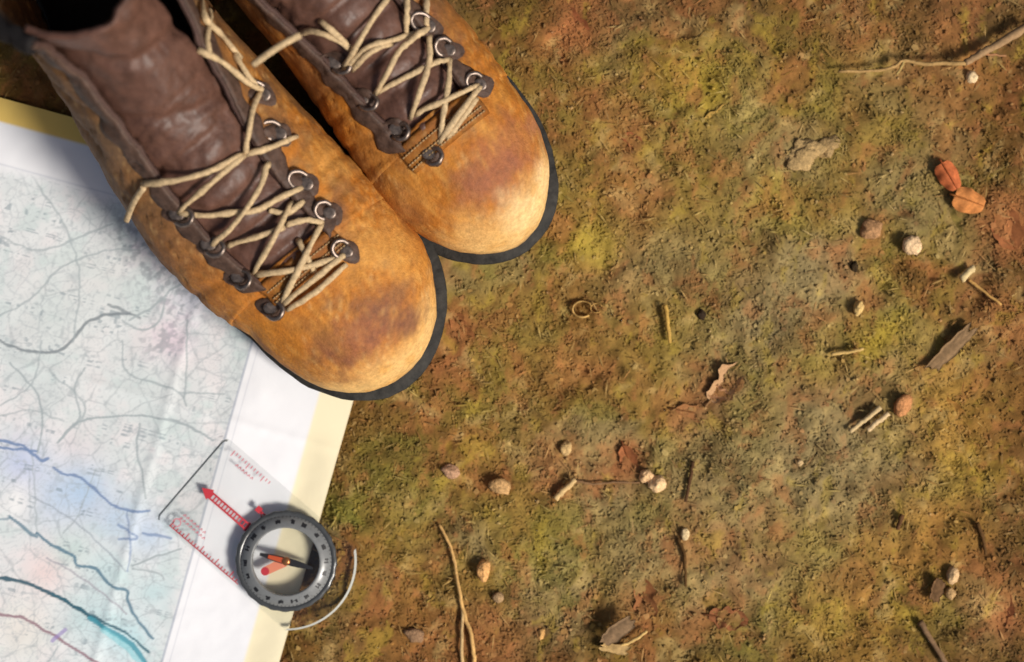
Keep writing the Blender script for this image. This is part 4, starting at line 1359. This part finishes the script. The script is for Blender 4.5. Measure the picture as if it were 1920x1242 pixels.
# leaves
leaf(1776, 332, 56, 44, D(60), (192, 104, 60), 'red orange dead leaf scrap, upper of the touching pair', curl=-.6, pointed=.45, ragged=.05, lift=.003)
leaf(1814, 378, 58, 52, D(20), (206, 132, 72), 'light orange dead leaf scrap, lower of the touching pair', curl=-.55, pointed=.45, ragged=.05, lift=.003)
leaf(1786, 424, 74, 44, D(70), (140, 122, 52), 'yellow green fallen leaf below the orange pair', curl=.3)
leaf(1352, 212, 74, 24, D(-30), (182, 140, 70), 'narrow tan leaf in the upper middle moss', curl=.5)
leaf(1186, 264, 50, 26, D(30), (164, 90, 58), 'small reddish leaf scrap right of the far boot', curl=.5)
leaf(1180, 866, 62, 36, D(70), (170, 100, 60), 'rust leaf just above the two cream pebbles', curl=.4)
leaf(1362, 716, 92, 56, D(-50), (210, 164, 122), 'crumpled pinkish tan leaf husk in the middle of the moss', curl=.7, ragged=.35)
leaf(1345, 735, 48, 28, D(35), (200, 150, 112), 'torn lobe lying against the crumpled pinkish leaf husk', curl=.8, ragged=.4)
leaf(1310, 776, 84, 30, D(10), (164, 106, 62), 'brown leaf strip below the crumpled pinkish husk', curl=.3)
leaf(1890, 425, 90, 62, D(70), (150, 88, 50), 'broad russet leaf at the right edge beside the orange pair', curl=.25)
leaf(1210, 1130, 92, 46, D(80), (164, 104, 62), 'rust leaf standing over the grey bark bits near the bottom', curl=.4)
leaf(1366, 1160, 74, 46, D(10), (158, 94, 60), 'reddish leaf near the bottom, right of the bark bits', curl=.35)
leaf(866, 622, 76, 40, D(60), (158, 98, 56), 'rust brown leaf beside the toe of the near boot', curl=.3)
leaf(1080, 48, 80, 46, D(50), (150, 84, 52), 'dull red leaf near the top edge, right of the far boot', curl=.3)
leaf(1640, 60, 60, 34, D(-10), (150, 98, 56), 'brown leaf near the top edge above the branch tip', curl=.35)
leaf(1880, 1150, 84, 40, D(100), (140, 74, 44), 'dark russet leaf in the lower right corner', curl=.3)
leaf(1785, 770, 70, 40, D(40), (176, 120, 56), 'amber leaf right of the pinkish brown pebble', curl=.3)
# twigs and sticks
twig([(1930, 48), (1880, 78), (1838, 102), (1800, 124)], .0024, .0017, (158, 132, 104), 'fallen branch entering from the top right with a long thin crooked tip', name='fallen_branch', cat='branch', lift=.008,
     branches=[([(1803, 124), (1760, 124), (1722, 124), (1690, 118), (1668, 130), (1630, 136), (1568, 137)], .0012, .0007, (180, 150, 104)), ([(1690, 118), (1676, 145)], .0009, .0006, (170, 150, 100)), ([(1838, 106), (1880, 108)], .0008, .0005, (160, 120, 90))])
bark(1778, 655, 108, 26, D(-45), (140, 116, 90), 'grey strip of bark lying diagonally on the right', lift=.004)
twig([(1592, 808), (1618, 788), (1648, 764)], .0012, .0014, (206, 186, 150), 'upper pale stick of the close parallel pair', lift=.0035, name='stick', cat='stick')
twig([(1624, 806), (1642, 790), (1664, 774)], .0015, .0013, (216, 194, 160), 'lower pale stick of the close parallel pair', lift=.0035, name='stick', cat='stick')
twig([(1800, 524), (1812, 513), (1824, 502)], .0020, .0017, (216, 198, 158), 'short stubby white stick at the upper right', lift=.0045, name='stick', cat='stick')
twig([(1816, 524), (1840, 545), (1874, 572)], .0008, .0006, (206, 166, 104), 'thin straw running from the stubby white stick', name='straw', cat='straw')
twig([(1724, 1165), (1742, 1196), (1778, 1252)], .0017, .0013, (130, 106, 84), 'dark twig leaving the bottom edge on the right', lift=.003)
twig([(824, 985), (842, 1018), (854, 1062), (862, 1110), (872, 1158), (884, 1190), (890, 1252)], .0007, .0012, (206, 170, 116), 'long forked straw stem running down to the bottom edge', name='straw', cat='straw',
     branches=[([(868, 1140), (866, 1190), (866, 1252)], .0009, .0010, (196, 170, 130))])
twig([(1040, 936), (1058, 918), (1078, 900)], .0017, .0014, (210, 184, 140), 'short pale stick at the head of the thin grey twig', lift=.0035, name='stick', cat='stick')
twig([(1080, 902), (1110, 908), (1150, 905), (1200, 906)], .0007, .0005, (136, 108, 82), 'thin grey twig leading to the cream pebbles', lift=.0006)
twig([(1298, 866), (1292, 900), (1284, 940)], .0010, .0008, (84, 60, 40), 'thin dark twig standing upright right of the cream pebbles', lift=.002)
twig([(1270, 1008), (1282, 1040), (1285, 1098)], .0010, .0007, (90, 66, 36), 'thin dark twig below the tiny white pebble', lift=.002)
twig([(1247, 572), (1251, 605), (1256, 642)], .0012, .0009, (190, 158, 88), 'short upright straw in the middle of the picture', name='straw', cat='straw', lift=.004)
twig([(1558, 664), (1592, 660), (1616, 654)], .0010, .0008, (206, 178, 120), 'pale bent straw left of the grey bark strip', name='straw', cat='straw')
bark(1156, 1178, 66, 30, D(-35), (134, 112, 90), 'grey bark bit near the bottom casting a black shadow', lift=.0065, tilt=.05)
twig([(1160, 1208), (1185, 1198), (1212, 1180)], .0010, .0008, (208, 180, 124), 'pale straw across the bark bits near the bottom', name='straw', cat='straw', lift=.004)
bark(1150, 1212, 50, 20, D(10), (186, 160, 116), 'pale chip below the grey bark bit near the bottom', lift=.002)
bark(1752, 1104, 40, 22, D(-70), (112, 86, 62), 'dark bark bit among the lower right corner debris', lift=.004)
twig([(1690, 965), (1682, 992)], .0013, .0010, (96, 68, 44), 'short dark twig bit in the amber moss', lift=.0025)
twig([(1830, 980), (1842, 1010), (1848, 1040)], .0011, .0008, (96, 70, 40), 'thin dark twig near the right edge above the debris', lift=.0025)


def husk(x, y, r, col, label):
    """open curled seed husk: a broken ring wall"""
    p = px(x, y); z = gz(x, y); n = 22; V = []
    for i in range(n):
        a = D(20) + i / (n - 1) * D(290)
        for rr, zz in ((1.0, 0), (1.12, .5), (1.0, .9), (.9, .9), (1.0, .45), (.86, .02)):
            q = r * K * rr
            V.append((p.x + q * math.cos(a), p.y + q * .8 * math.sin(a), z + .001 + zz * r * K * .8 * (.8 + .3 * math.sin(3 * a))))
    return tag(litter_mat_obj('seed_husk', V, [tuple(f) for f in grid_faces(n, 6, wrap=True)], srgb(*col)), label, 'seed husk')


husk(1092, 580, 19, (206, 172, 112), 'pale curled open seed husk left of the upright straw')
husk(1118, 578, 11, (196, 160, 100), 'smaller broken husk touching the pale curled seed husk')
pebble(1316, 590, 20, 24, 0, (52, 40, 30), 'small dark droppings like seed in the middle moss', name='dark_seed', flat=.8, cat='seed')
pebble(1602, 500, 16, 26, .2, (56, 44, 26), 'small dark seed below the tan pebble', name='dark_seed', flat=.8, cat='seed')
